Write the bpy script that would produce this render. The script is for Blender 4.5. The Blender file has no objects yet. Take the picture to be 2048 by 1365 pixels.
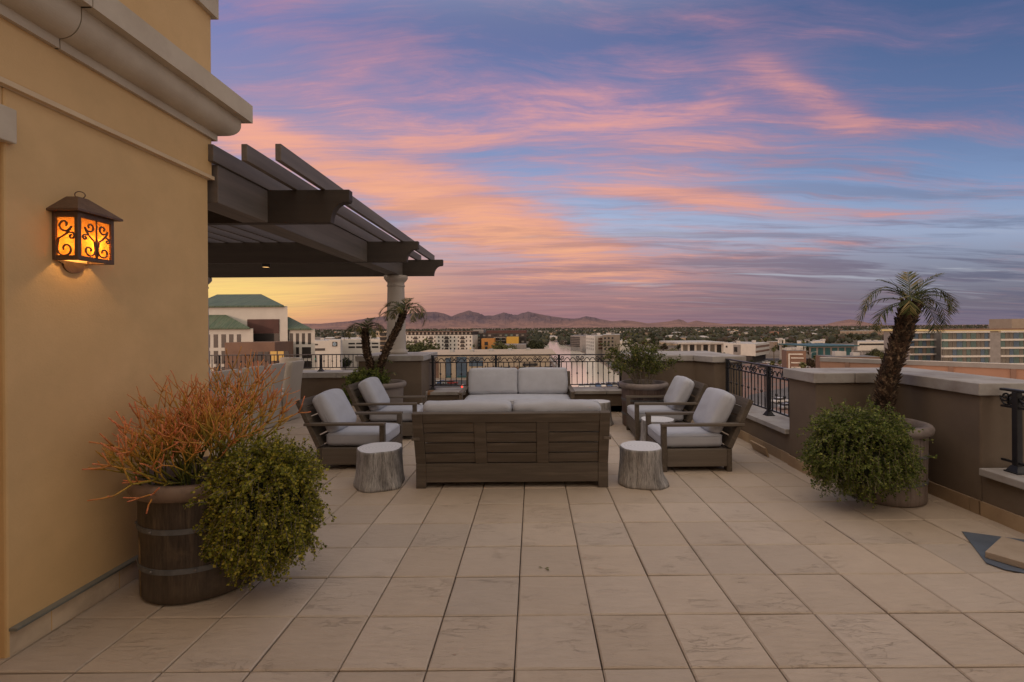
import bpy, math, random
import numpy as np
from mathutils import Vector, Matrix, noise
random.seed(7); rng = np.random.default_rng(7)
R = math.radians; PI = math.pi
scene = bpy.context.scene; COL = scene.collection

# ------------------------------------------------------------------ camera
F, CX, CY, ROLL, EYE = 941.0, 1066.0, 655.0, 0.007, 1.7
GZ = -20.0                       # street level below the terrace
cam = bpy.data.cameras.new('camera'); cam.sensor_width = 36; cam.lens = 36*F/2048
cam.shift_x = -(CX-1024)/2048; cam.shift_y = -(682.5-CY)/2048
cam.clip_start = .05; cam.clip_end = 60000
co = bpy.data.objects.new('camera', cam); COL.objects.link(co)
s, c = math.sin(ROLL), math.cos(ROLL)
co.matrix_world = Matrix(((c, s, 0, 0), (0, 0, -1, 0), (-s, c, 0, EYE), (0, 0, 0, 1)))
scene.camera = co

def P(px, py, Y):                # point at depth Y seen at photo pixel px, py
    u = (px-CX)-ROLL*(py-CY); v = (py-CY)+ROLL*(px-CX)
    return Vector((u/F*Y, Y, EYE-v/F*Y))
def G(px, py, z=GZ):             # point of the horizontal plane z seen at px, py
    v = (py-CY)+ROLL*(px-CX)
    return P(px, py, (EYE-z)*F/v)

# ------------------------------------------------------------------ objects
OFF = {}
def tag(o, label=None, cat=None, group=None, kind=None):
    if label: o['label'] = label
    if cat: o['category'] = cat
    if group: o['group'] = group
    if kind: o['kind'] = kind
    return o
def thing(name, label, cat, loc=(0, 0, 0), group=None):
    o = bpy.data.objects.new(name, None); o.empty_display_size = .1
    COL.objects.link(o); o.location = loc; OFF[o.name] = Vector(loc)
    return tag(o, label, cat, group)
def dup(root, loc=None, rz=None, label=None, scale=None, group=None):
    def cp(o, par):
        n = o.copy(); COL.objects.link(n)
        if par: n.parent = par
        for ch in o.children: cp(ch, n)
        return n
    n = cp(root, None)
    if loc is not None: n.location = loc
    if rz is not None: n.rotation_euler = (0, 0, rz)
    if scale is not None: n.scale = (scale,)*3 if isinstance(scale, (int, float)) else scale
    if label: n['label'] = label
    if group: n['group'] = group
    return n

class MB:
    def __init__(s): s.v = []; s.f = []; s.m = []; s.sm = []; s.xf = None; s.a = []
    def _add(s, vs, fs, mi=0, smooth=False, a=None):
        b = len(s.v)
        if s.xf is not None: vs = [s.xf @ Vector(p) for p in vs]
        s.v.extend([tuple(p) for p in vs]); s.f.extend([tuple(b+i for i in f) for f in fs])
        s.m.extend([mi]*len(fs)); s.sm.extend([smooth]*len(fs))
        s.a.extend(a if a is not None else [0.0]*len(vs))
        return s
    def box(s, x0, x1, y0, y1, z0, z1, mi=0):
        vs = [(x, y, z) for z in (z0, z1) for y in (y0, y1) for x in (x0, x1)]
        return s._add(vs, [(0, 2, 3, 1), (4, 5, 7, 6), (0, 1, 5, 4), (2, 6, 7, 3), (0, 4, 6, 2), (1, 3, 7, 5)], mi)
    def prism(s, poly, z0, z1, mi=0, axis='z', cap=True):   # poly counter-clockwise
        n = len(poly)
        def q(p, h):
            return (p[0], p[1], h) if axis == 'z' else ((p[0], h, p[1]) if axis == 'y' else (h, p[0], p[1]))
        vs = [q(p, z0) for p in poly]+[q(p, z1) for p in poly]
        fs = [(i, (i+1) % n, n+(i+1) % n, n+i) for i in range(n)]
        if cap: fs += [tuple(reversed(range(n))), tuple(range(n, 2*n))]
        return s._add(vs, fs, mi)
    def quad(s, a, b, c_, d, mi=0): return s._add([a, b, c_, d], [(0, 1, 2, 3)], mi)
    def tube(s, pts, rad, n=8, mi=0, smooth=True, cap=True, a=None, flat=1.0):
        pts = [Vector(p) for p in pts]; m = len(pts)
        if isinstance(rad, (int, float)): rad = [rad]*m
        vs = []; up = None; aa = []
        for i, p in enumerate(pts):
            t = (pts[min(i+1, m-1)]-pts[max(i-1, 0)])
            t = t.normalized() if t.length > 1e-9 else Vector((0, 0, 1))
            if up is None:
                up = Vector((0, 0, 1)) if abs(t.z) < .9 else Vector((1, 0, 0))
            x = up.cross(t)
            if x.length < 1e-6: x = Vector((1, 0, 0)).cross(t)
            x.normalize(); y = t.cross(x).normalized(); up = y
            for k in range(n):
                w = 2*PI*k/n; vs.append(p+(x*math.cos(w)+y*math.sin(w)*flat)*rad[i])
                aa.append(a[i] if a is not None else 0.0)
        fs = [(i*n+k, i*n+(k+1) % n, (i+1)*n+(k+1) % n, (i+1)*n+k) for i in range(m-1) for k in range(n)]
        if cap: fs += [tuple(reversed(range(n))), tuple(range((m-1)*n, m*n))]
        return s._add(vs, fs, mi, smooth, aa)
    def lathe(s, prof, n=32, c=(0, 0), mi=0, smooth=True, fn=None):
        m = len(prof); vs = []
        for (r, z) in prof:
            for k in range(n):
                w = 2*PI*k/n; rr = r*(fn(w, z) if fn else 1)
                vs.append((c[0]+rr*math.cos(w), c[1]+rr*math.sin(w), z))
        fs = [(i*n+k, i*n+(k+1) % n, (i+1)*n+(k+1) % n, (i+1)*n+k) for i in range(m-1) for k in range(n)]
        return s._add(vs, fs, mi, smooth)
    def disc(s, r, z, n=32, c=(0, 0), mi=0, fn=None, down=False):
        vs = [(c[0]+r*(fn(2*PI*k/n, z) if fn else 1)*math.cos(2*PI*k/n), c[1]+r*(fn(2*PI*k/n, z) if fn else 1)*math.sin(2*PI*k/n), z) for k in range(n)]
        f = tuple(range(n))
        return s._add(vs, [tuple(reversed(f)) if down else f], mi)
    def quads(s, arr, mi=0, a=None):      # arr: (N,4,3)
        b = len(s.v); N = len(arr)
        s.v.extend(map(tuple, np.asarray(arr).reshape(-1, 3).tolist()))
        s.f.extend([(b+4*i, b+4*i+1, b+4*i+2, b+4*i+3) for i in range(N)])
        s.m.extend([mi]*N); s.sm.extend([False]*N); s.a.extend([0.0]*(4*N) if a is None else a)
        return s
    def sphere(s, c, r, sub=1, mi=0, jit=0, sq=1.0, smooth=False):
        vs, fs = ICO[sub]
        c = Vector(c)
        out = []
        for p in vs:
            k = r*(1+(random.random()-.5)*jit)
            out.append((c.x+p[0]*k, c.y+p[1]*k, c.z+p[2]*k*sq))
        return s._add(out, fs, mi, smooth)
    def build(s, name, mats, parent=None, bevel=0, seg=2, off=None, attr=None, loc=None):
        o0 = Vector((0, 0, 0))
        if parent is not None: o0 = OFF.get(parent.name, o0)
        if loc is not None: o0 = Vector(loc)
        me = bpy.data.meshes.new(name)
        vv = s.v if o0.length == 0 else [(p[0]-o0.x, p[1]-o0.y, p[2]-o0.z) for p in s.v]
        me.from_pydata(vv, [], s.f)
        if not isinstance(mats, (list, tuple)): mats = [mats]
        for m in mats: me.materials.append(m)
        me.polygons.foreach_set('material_index', s.m)
        me.polygons.foreach_set('use_smooth', s.sm)
        if attr:
            at = me.attributes.new(attr, 'FLOAT', 'POINT'); at.data.foreach_set('value', s.a)
        me.update()
        o = bpy.data.objects.new(name, me); COL.objects.link(o)
        if parent is not None: o.parent = parent
        elif loc is not None: o.location = loc
        OFF[o.name] = o0
        if bevel:
            md = o.modifiers.new('b', 'BEVEL'); md.width = bevel; md.segments = seg; md.limit_method = 'ANGLE'; md.angle_limit = R(40)
            md.harden_normals = False
        return o
def _ico():
    import bmesh
    d = {}
    for k in (1, 2, 3):
        bm = bmesh.new(); bmesh.ops.create_icosphere(bm, subdivisions=k, radius=1)
        bm.verts.ensure_lookup_table()
        d[k] = ([tuple(v.co) for v in bm.verts], [tuple(v.index for v in f.verts) for f in bm.faces]); bm.free()
    return d
ICO = _ico()

# ------------------------------------------------------------------ materials
def lin(r, g, b):
    f = lambda c_: (c_/255/12.92) if c_/255 <= .04045 else ((c_/255+.055)/1.055)**2.4
    return (f(r), f(g), f(b), 1)
def nt(name):
    m = bpy.data.materials.new(name); m.use_nodes = True
    t = m.node_tree; t.nodes.clear()
    return m, t
class NB:                                 # tiny node helper
    def __init__(s, t): s.t = t
    def n(s, typ, **kw):
        nd = s.t.nodes.new(typ)
        for k, v in kw.items():
            if k.startswith('i_'):
                key = k[2:]
                key = int(key) if key.isdigit() else key.replace('_', ' ')
                sock = nd.inputs[key]
                if isinstance(v, bpy.types.NodeSocket): s.t.links.new(v, sock)
                else: sock.default_value = v
            else: setattr(nd, k, v)
        return nd
    def math(s, op, a, b=None, c_=None, clamp=False):
        nd = s.t.nodes.new('ShaderNodeMath'); nd.operation = op; nd.use_clamp = clamp
        for i, v in enumerate((a, b, c_)):
            if v is None: continue
            if isinstance(v, bpy.types.NodeSocket): s.t.links.new(v, nd.inputs[i])
            else: nd.inputs[i].default_value = v
        return nd.outputs[0]
    def ramp(s, fac, stops, interp='LINEAR'):
        nd = s.t.nodes.new('ShaderNodeValToRGB'); nd.color_ramp.interpolation = interp
        e = nd.color_ramp.elements
        while len(e) < len(stops): e.new(.5)
        for i, (p, col) in enumerate(stops):
            e[i].position = p; e[i].color = col if len(col) == 4 else (*col, 1)
        s.t.links.new(fac, nd.inputs[0]); return nd.outputs[0]
    def mix(s, fac, a, b, mode='MIX'):
        nd = s.t.nodes.new('ShaderNodeMix'); nd.data_type = 'RGBA'; nd.blend_type = mode; nd.clamp_factor = True
        for k, v in ((0, fac), (6, a), (7, b)):
            if isinstance(v, bpy.types.NodeSocket): s.t.links.new(v, nd.inputs[k])
            else: nd.inputs[k].default_value = v
        return nd.outputs[2]
    def noise(s, vec, scale, detail=4, rough=.5, dist=0):
        nd = s.n('ShaderNodeTexNoise'); nd.inputs['Scale'].default_value = scale; nd.inputs['Detail'].default_value = detail
        nd.inputs['Roughness'].default_value = rough; nd.inputs['Distortion'].default_value = dist
        if vec is not None: s.t.links.new(vec, nd.inputs['Vector'])
        return nd.outputs['Fac']
    def mapping(s, vec, scale=(1, 1, 1), rot=(0, 0, 0), loc=(0, 0, 0)):
        nd = s.n('ShaderNodeMapping'); nd.inputs['Scale'].default_value = scale; nd.inputs['Rotation'].default_value = rot
        nd.inputs['Location'].default_value = loc; s.t.links.new(vec, nd.inputs['Vector']); return nd.outputs[0]
g4 = lambda v: (v[0], v[1], v[2], 1)
def mat(name, c1, c2=None, scale=4, rough=.7, bump=0, bscale=None, stretch=(1, 1, 1), metal=0, island=0, spec=.4, bdist=.01, detail=6, dirt=None, dscale=.7, c3=None):
    m, t = nt(name); b = NB(t)
    tc = b.n('ShaderNodeTexCoord').outputs['Object']
    v = b.mapping(tc, stretch)
    c2 = c2 or tuple(x*.75 for x in c1)
    fac = b.noise(v, scale, detail, .6)
    st = [(.32, g4(c1)), (.68, g4(c2))]
    if c3: st = [(.3, g4(c1)), (.5, g4(c2)), (.7, g4(c3))]
    col = b.ramp(fac, st)
    if dirt:
        d = b.noise(tc, dscale, 5, .65)
        col = b.mix(b.ramp(d, [(.45, (0, 0, 0)), (.72, (1, 1, 1))]), col, g4(dirt), 'MIX')
    if island:
        ri = b.n('ShaderNodeNewGeometry').outputs['Random Per Island']
        hs = b.n('ShaderNodeHueSaturation'); t.links.new(col, hs.inputs['Color'])
        t.links.new(b.math('MULTIPLY_ADD', ri, island*2, 1-island), hs.inputs['Value']); col = hs.outputs[0]
    p = b.n('ShaderNodeBsdfPrincipled'); t.links.new(col, p.inputs['Base Color'])
    p.inputs['Roughness'].default_value = rough; p.inputs['Metallic'].default_value = metal; p.inputs['Specular IOR Level'].default_value = spec
    if bump:
        bn = b.noise(v, bscale or scale*4, 6, .65)
        bp = b.n('ShaderNodeBump'); bp.inputs['Strength'].default_value = bump; bp.inputs['Distance'].default_value = bdist
        t.links.new(bn, bp.inputs['Height']); t.links.new(bp.outputs[0], p.inputs['Normal'])
    o = b.n('ShaderNodeOutputMaterial'); t.links.new(p.outputs[0], o.inputs[0])
    return m
def leafmat(name, stops, rough=.55, trans=.25, attr=None):
    m, t = nt(name); b = NB(t)
    f = b.n('ShaderNodeAttribute', attribute_name=attr).outputs['Fac'] if attr else b.n('ShaderNodeNewGeometry').outputs['Random Per Island']
    col = b.ramp(f, stops)
    if attr:
        tc = b.n('ShaderNodeTexCoord').outputs['Object']
        col = b.mix(.3, col, b.ramp(b.noise(tc, 60, 3), [(.35, (.05, .04, .01)), (.65, (.8, .5, .2))]), 'OVERLAY')
    p = b.n('ShaderNodeBsdfPrincipled'); t.links.new(col, p.inputs['Base Color']); p.inputs['Roughness'].default_value = rough
    p.inputs['Specular IOR Level'].default_value = .25
    o = b.n('ShaderNodeOutputMaterial')
    if trans:
        tr = b.n('ShaderNodeBsdfTranslucent'); t.links.new(col, tr.inputs[0])
        mx = b.n('ShaderNodeMixShader', i_0=trans); t.links.new(p.outputs[0], mx.inputs[1]); t.links.new(tr.outputs[0], mx.inputs[2])
        t.links.new(mx.outputs[0], o.inputs[0])
    else: t.links.new(p.outputs[0], o.inputs[0])
    return m
def emis(name, col, st):
    m, t = nt(name); b = NB(t)
    e = b.n('ShaderNodeEmission'); e.inputs[0].default_value = g4(col); e.inputs[1].default_value = st
    o = b.n('ShaderNodeOutputMaterial'); t.links.new(e.outputs[0], o.inputs[0]); return m

M = {}
M['stucco_gold'] = mat('stucco_gold', (.74, .50, .245), (.65, .43, .20), 1.3, .9, .5, 90, bdist=.004, dirt=(.61, .41, .195), dscale=1.6, detail=10)
M['stone_trim'] = mat('stone_trim', (.62, .54, .42), (.54, .46, .35), 3, .85, .35, 60, bdist=.004, dirt=(.44, .36, .27), dscale=1.1)
M['stucco_taupe'] = mat('stucco_taupe', (.19, .145, .105), (.155, .118, .088), 2, .9, .4, 80, bdist=.004, dirt=(.14, .105, .075), dscale=1.2)
M['coping'] = mat('coping', (.42, .40, .375), (.34, .32, .30), 3, .8, .35, 40, bdist=.003, dirt=(.24, .2, .17), dscale=2.0)
M['coping_side'] = M['coping']
M['skirt'] = mat('skirt_tile', (.40, .29, .18), (.30, .21, .13), 3, .8, .4, 20, island=.12)
M['dark_wood'] = mat('pergola_wood_shaded', (.062, .048, .038), (.042, .033, .027), 3, .62, .3, 12, stretch=(.25, 4, 4), bdist=.002)  # cross beams: shade on their near faces put into a darker wood colour
M['dark_wood_lit_y'] = mat('pergola_wood_long_lit', (.20, .17, .15), (.135, .118, .105), 3, .6, .3, 12, stretch=(4, .25, 4), bdist=.002)  # long timbers: light through the gaps put into a paler wood colour
M['teak'] = mat('weathered_wood', (.165, .132, .10), (.095, .075, .056), 3, .7, .4, 10, stretch=(5, .35, 5), bdist=.002, c3=(.135, .108, .083))
M['teak_x'] = mat('weathered_wood_rail', (.17, .14, .11), (.11, .09, .07), 3, .7, .4, 10, stretch=(.35, 5, 5), bdist=.002)
M['cushion'] = mat('cushion_fabric', (.47, .485, .53), (.43, .44, .48), 6, .95, .25, 500, bdist=.001, spec=.1)
M['slip'] = mat('slipcover_fabric', (.60, .55, .48), (.52, .47, .41), 2, .95, .3, 9, stretch=(1, 1, .3), bdist=.02, spec=.1)
M['iron'] = mat('black_iron', (.013, .013, .016), (.022, .022, .026), 10, .42, .2, 60, spec=.5)
M['rust'] = mat('rust_stain', (.25, .1, .035), (.36, .2, .1), 12, .9)
M['bronze'] = mat('bronze_metal', (.20, .125, .085), (.13, .08, .055), 14, .5, .3, 60, metal=.5)
M['bolt'] = mat('bolt_metal', (.22, .2, .19), (.15, .14, .13), 30, .5, metal=.5)
M['band'] = mat('pot_band', (.17, .175, .18), (.11, .115, .12), 14, .6, .2, 60, metal=.2)
M['soil'] = mat('soil', (.03, .022, .016), (.05, .036, .025), 40, 1, 1, 90)
M['palm_trunk'] = mat('palm_trunk', (.10, .055, .03), (.035, .02, .012), 24, .95, 1, 70, island=.7, c3=(.26, .18, .11))
M['twig'] = mat('twig', (.16, .13, .09), (.28, .24, .19), 20, .9)
M['flash'] = mat('metal_flashing', (.26, .27, .25), (.19, .2, .185), 6, .5, metal=.3)
M['slate'] = mat('slate_sheet', (.13, .16, .2), (.09, .11, .14), 5, .45, .2, 14, dirt=(.2, .2, .2))
M['pale_skirt'] = mat('pale_skirt', (.68, .55, .40), (.58, .46, .33), 5, .85, .5, 30, island=.1, dirt=(.45, .35, .25), dscale=2.5)
M['fallen'] = mat('fallen_leaf', (.17, .17, .05), (.12, .12, .04))
M['paver'] = mat('paver', (.43, .34, .25), (.36, .28, .2), 6, .85, .6, 60)
M['joint'] = mat('joint_dark', (.085, .062, .045), (.05, .038, .03), 6, .9)
M['plastic_pot'] = mat('plain_pot', (.24, .2, .18), (.18, .15, .135), 5, .75, .2, 30, dirt=(.3, .26, .22))

def pot_material(name, dark, mid, streak):
    m, t = nt(name); b = NB(t)
    tc = b.n('ShaderNodeTexCoord').outputs['Object']
    g = b.n('ShaderNodeSeparateXYZ'); t.links.new(tc, g.inputs[0])
    ang = b.math('ARCTAN2', g.outputs[1], g.outputs[0])
    cmb = b.n('ShaderNodeCombineXYZ'); t.links.new(b.math('MULTIPLY', ang, 3), cmb.inputs[0]); t.links.new(b.math('MULTIPLY', g.outputs[2], .8), cmb.inputs[1])
    st = b.noise(cmb.outputs[0], 4, 8, .78)
    col = b.ramp(st, [(.38, g4(dark)), (.52, g4(mid)), (.66, g4(streak))])
    sv = b.math('ABSOLUTE', b.math('SUBTRACT', b.math('FRACT', b.math('MULTIPLY', ang, 22/6.2832)), .5))
    groove = b.ramp(sv, [(.0, (1, 1, 1)), (.045, (0, 0, 0))])
    col = b.mix(b.math('MULTIPLY', groove, .6), col, (.02, .014, .01, 1))
    blot = b.noise(tc, 5, 6, .7)
    col = b.mix(b.ramp(blot, [(.55, (0, 0, 0)), (.66, (.55, .55, .55))]), col, g4(streak))
    low = b.ramp(g.outputs[2], [(.0, (1, 1, 1)), (.28, (0, 0, 0))])
    col = b.mix(b.math('MULTIPLY', low, .5), col, g4(streak))
    p = b.n('ShaderNodeBsdfPrincipled'); t.links.new(col, p.inputs['Base Color']); p.inputs['Roughness'].default_value = .5
    bp = b.n('ShaderNodeBump'); bp.inputs['Strength'].default_value = .35; bp.inputs['Distance'].default_value = .004
    t.links.new(st, bp.inputs['Height']); t.links.new(bp.outputs[0], p.inputs['Normal'])
    o = b.n('ShaderNodeOutputMaterial'); t.links.new(p.outputs[0], o.inputs[0]); return m
M['pot_dark'] = pot_material('stained_stave_pot', (.026, .019, .014), (.06, .044, .032), (.115, .085, .055))
M['pot_grey'] = pot_material('grey_stave_pot', (.13, .1, .085), (.2, .16, .14), (.27, .22, .19))
M['pot_red'] = pot_material('brown_stave_pot', (.06, .036, .03), (.1, .065, .052), (.16, .11, .09))
M['pot_rim'] = mat('pot_rim', (.24, .17, .125), (.17, .12, .09), 8, .6, .2, 30, dirt=(.12, .085, .065), dscale=4)
M['pot_rim_grey'] = mat('pot_rim_grey', (.25, .21, .19), (.19, .16, .145), 8, .6, .2, 30, dirt=(.13, .1, .09), dscale=4)

def bark_material():
    m, t = nt('whitewashed_bark'); b = NB(t)
    tc = b.n('ShaderNodeTexCoord').outputs['Object']
    g = b.n('ShaderNodeSeparateXYZ'); t.links.new(tc, g.inputs[0])
    ang = b.math('ARCTAN2', g.outputs[1], g.outputs[0])
    def ring(kx, kz):
        cmb = b.n('ShaderNodeCombineXYZ')
        t.links.new(b.math('MULTIPLY', b.math('SINE', ang), kx), cmb.inputs[0]); t.links.new(b.math('MULTIPLY', b.math('COSINE', ang), kx), cmb.inputs[1])
        t.links.new(b.math('MULTIPLY', g.outputs[2], kz), cmb.inputs[2]); return cmb.outputs[0]
    f1 = b.noise(ring(19, 9), 1, 9, .78, .7); f2 = b.noise(ring(1.3, 2), 1.2, 4, .6)
    col = b.ramp(f1, [(.33, (.10, .095, .095, 1)), (.46, (.34, .33, .32, 1)), (.62, (.56, .54, .51, 1))])
    col = b.mix(b.ramp(f2, [(.42, (0, 0, 0)), (.62, (1, 1, 1))]), col, (.19, .185, .19, 1), 'MULTIPLY')
    col = b.mix(.5, b.ramp(f1, [(.33, (.09, .085, .083, 1)), (.6, (.45, .42, .39, 1))]), col)
    p = b.n('ShaderNodeBsdfPrincipled'); t.links.new(col, p.inputs['Base Color']); p.inputs['Roughness'].default_value = .75
    bp = b.n('ShaderNodeBump'); bp.inputs['Strength'].default_value = .9; bp.inputs['Distance'].default_value = .012
    t.links.new(f1, bp.inputs['Height']); t.links.new(bp.outputs[0], p.inputs['Normal'])
    o = b.n('ShaderNodeOutputMaterial'); t.links.new(p.outputs[0], o.inputs[0]); return m
M['bark'] = bark_material()
def ringtop():
    m, t = nt('pale_log_top'); b = NB(t)
    tc = b.n('ShaderNodeTexCoord').outputs['Object']
    w = b.n('ShaderNodeTexWave', wave_type='RINGS', rings_direction='Z'); w.inputs['Scale'].default_value = 9; w.inputs['Distortion'].default_value = 3
    w.inputs['Detail'].default_value = 3; t.links.new(tc, w.inputs[0])
    col = b.ramp(w.outputs['Fac'], [(.2, (.60, .60, .60, 1)), (.8, (.68, .68, .68, 1))])
    cr = b.noise(b.mapping(tc, (3, 14, 1)), 2.4, 4, .7)
    col = b.mix(b.ramp(cr, [(.30, (1, 1, 1)), (.34, (0, 0, 0))]), col, (.3, .3, .3, 1))
    p = b.n('ShaderNodeBsdfPrincipled'); t.links.new(col, p.inputs['Base Color']); p.inputs['Roughness'].default_value = .6
    o = b.n('ShaderNodeOutputMaterial'); t.links.new(p.outputs[0], o.inputs[0]); return m
M['logtop'] = ringtop()

def tile_material():
    m, t = nt('slate_cleft_tile'); b = NB(t)
    tc = b.n('ShaderNodeTexCoord').outputs['Object']
    ri = b.n('ShaderNodeNewGeometry').outputs['Random Per Island']
    cmb = b.n('ShaderNodeCombineXYZ'); t.links.new(b.math('MULTIPLY', ri, 37), cmb.inputs[2]); t.links.new(b.math('MULTIPLY', ri, 11), cmb.inputs[0])
    add = b.n('ShaderNodeVectorMath', operation='ADD'); t.links.new(tc, add.inputs[0]); t.links.new(cmb.outputs[0], add.inputs[1])
    v = add.outputs[0]
    vr = b.mapping(v, (2.2, 9, 1), (0, 0, R(32)))
    f1 = b.noise(vr, 3.6, 9, .72, .7)
    f2 = b.noise(v, 7, 8, .7)
    lines = b.math('MULTIPLY', b.ramp(b.math('ABSOLUTE', b.math('SUBTRACT', b.noise(vr, 1.5, 6, .62, 1.0), .5)), [(0, (1, 1, 1)), (.016, (0, 0, 0))]), b.ramp(b.noise(v, 3.1, 3, .5), [(.5, (0, 0, 0)), (.6, (1, 1, 1))]))
    base = b.ramp(f2, [(.3, (.475, .385, .295, 1)), (.7, (.52, .425, .328, 1))])
    hs = b.n('ShaderNodeHueSaturation'); t.links.new(base, hs.inputs['Color'])
    t.links.new(b.math('MULTIPLY_ADD', ri, .13, .935), hs.inputs['Value'])
    t.links.new(b.math('MULTIPLY_ADD', b.math('FRACT', b.math('MULTIPLY', ri, 7.3)), .14, .93), hs.inputs['Saturation'])
    col = b.mix(b.math('MULTIPLY', lines, .07), hs.outputs[0], (.25, .18, .12, 1))
    big = b.noise(tc, .55, 5, .6)
    col = b.mix(b.ramp(big, [(.45, (0, 0, 0)), (.75, (.3, .3, .3))]), col, (.36, .29, .22, 1))
    spots = b.noise(tc, 6, 6, .8)
    col = b.mix(b.ramp(spots, [(.68, (0, 0, 0)), (.76, (.45, .45, .45))]), col, (.15, .11, .08, 1))
    p = b.n('ShaderNodeBsdfPrincipled'); t.links.new(col, p.inputs['Base Color'])
    t.links.new(b.ramp(f2, [(.3, (.66, .66, .66)), (.7, (.8, .8, .8))]), p.inputs['Roughness']); p.inputs['Specular IOR Level'].default_value = .35
    h = b.math('ADD', b.math('MULTIPLY', f1, 1.0), b.math('MULTIPLY', lines, -.22))
    bp = b.n('ShaderNodeBump'); bp.inputs['Strength'].default_value = .85; bp.inputs['Distance'].default_value = .012
    t.links.new(h, bp.inputs['Height']); t.links.new(bp.outputs[0], p.inputs['Normal'])
    o = b.n('ShaderNodeOutputMaterial'); t.links.new(p.outputs[0], o.inputs[0]); return m
M['tile'] = tile_material()

# foliage
M['jade'] = leafmat('trailing_leaf', [(0, (.07, .085, .01, 1)), (.35, (.18, .19, .022, 1)), (.7, (.32, .30, .035, 1)), (1, (.55, .46, .08, 1))])
M['jade_green'] = leafmat('trailing_leaf_green', [(0, (.045, .07, .014, 1)), (.4, (.11, .15, .03, 1)), (.8, (.2, .24, .05, 1)), (1, (.36, .37, .10, 1))])
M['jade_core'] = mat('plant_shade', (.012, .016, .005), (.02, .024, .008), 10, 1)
M['frond'] = leafmat('palm_leaf', [(0, (.035, .05, .012, 1)), (.5, (.075, .095, .025, 1)), (.8, (.18, .16, .05, 1)), (1, (.34, .26, .11, 1))], trans=.2)
M['bushleaf'] = leafmat('bush_leaf', [(0, (.04, .06, .012, 1)), (.5, (.10, .13, .025, 1)), (.9, (.2, .21, .05, 1)), (1, (.4, .3, .1, 1))])
M['fire'] = leafmat('pencil_stem', [(0, (.06, .09, .02, 1)), (.32, (.15, .17, .03, 1)), (.56, (.36, .29, .05, 1)), (.8, (.58, .32, .07, 1)), (1, (.66, .24, .13, 1))], trans=0, attr='tip')
# ================================================================== terrace setting
TS = .4378
# floor: every paving tile is geometry on a dark bed; one sheet
fb = MB()
fb.box(-9.5, 4.9, -4.6, 10.9, -.30, -.02, 1)
x0 = -.104-21*TS; y0 = 2.342-15*TS
gp = .0038
ci = 0
for i in range(33):
    for j in range(34):
        xa, ya = x0+i*TS, y0+j*TS
        if xa > 4.45 or ya > 10.5: continue
        e = .008
        dz = random.uniform(-.0018, .0018); tx = random.uniform(-.0016, .0016); ty = random.uniform(-.0016, .0016)
        xa += random.uniform(-.001, .001); ya += random.uniform(-.001, .001)
        b0 = [(xa+gp, ya+gp), (xa+TS-gp, ya+gp), (xa+TS-gp, ya+TS-gp), (xa+gp, ya+TS-gp)]
        zz = [dz-tx-ty, dz+tx-ty, dz+tx+ty, dz-tx+ty]
        vs = [(p[0], p[1], -.03) for p in b0]+[(p[0], p[1], z-.006) for p, z in zip(b0, zz)]
        b1 = [(xa+gp+e, ya+gp+e), (xa+TS-gp-e, ya+gp+e), (xa+TS-gp-e, ya+TS-gp-e), (xa+gp+e, ya+TS-gp-e)]
        vs += [(p[0], p[1], z) for p, z in zip(b1, zz)]
        fs = [(k, (k+1) % 4, 4+(k+1) % 4, 4+k) for k in range(4)]+[(4+k, 4+(k+1) % 4, 8+(k+1) % 4, 8+k) for k in range(4)]+[(8, 9, 10, 11)]
        fb._add(vs, fs, 0)
tag(fb.build('terrace_floor', [M['tile'], M['joint']]), kind='structure')

def skirt_run(mb, A, B, h=.125, t=.02, mi=0):
    A, B = Vector(A), Vector(B); L = (B-A).length; d = (B-A)/L; n = Vector((-d.y, d.x))
    k = 0
    while k*TS < L-.02:
        a = A+d*(k*TS+.002); b = A+d*(min(L, (k+1)*TS)-.002)
        tt = t+random.uniform(-.003, .003)
        q = [a, b, b-n*tt, a-n*tt]
        mb.prism([(p.x, p.y) for p in reversed(q)], -.004, h+random.uniform(-.002, .002), mi); k += 1

# ---- parapets
def parapet(label, poly, cop, ztop, th, skirts, joints=(), zb=-.02):
    t = thing('parapet_wall', label, 'wall', (sum(p[0] for p in poly)/len(poly), sum(p[1] for p in poly)/len(poly), 0))
    MB().prism(poly, zb, ztop-th+.001).build('wall', M['stucco_taupe'], t, bevel=.012)
    for q in cop: MB().prism(q, ztop-th, ztop).build('coping', M['coping'], t, bevel=.008)
    sk = MB()
    for (a, b) in skirts: skirt_run(sk, a, b)
    if skirts: sk.build('skirting', M['skirt'], t, bevel=.002, seg=1)
    return t
def rect(x0, x1, y0, y1): return [(x0, y0), (x1, y0), (x1, y1), (x0, y1)]
LZ, HZ = .43, 1.175
parapet('low taupe parapet behind the far sofa, under the scrolled railing', rect(-2.15, 1.80, 9.38, 9.92),
        [rect(-2.148, -.3, 9.33, 9.97), rect(-.294, 1.45, 9.33, 9.97), rect(1.456, 1.798, 9.33, 9.97)], LZ, .065, [((1.8, 9.38), (-2.15, 9.38))])
parapet('tall pier of taupe stucco under the round column, beside the far sofa', [(-3.37, 9.05), (-2.15, 9.05), (-2.15, 10.3), (-3.37, 10.3)],
        [[(-3.41, 9.0), (-2.10, 9.0), (-2.10, 10.34), (-3.41, 10.34)]], HZ, .105, [((-2.15, 9.05), (-3.37, 9.05))])
parapet('low taupe parapet under the plain railing behind the slipcovered chairs', rect(-8.5, -3.41, 10.42, 10.95),
        [rect(-8.5, -5.9, 10.37, 11.0), rect(-5.894, -4.35, 10.37, 11.0), rect(-4.344, -3.42, 10.37, 11.0)], .735, .12, [((-3.41, 10.42), (-8.5, 10.42))])
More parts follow.
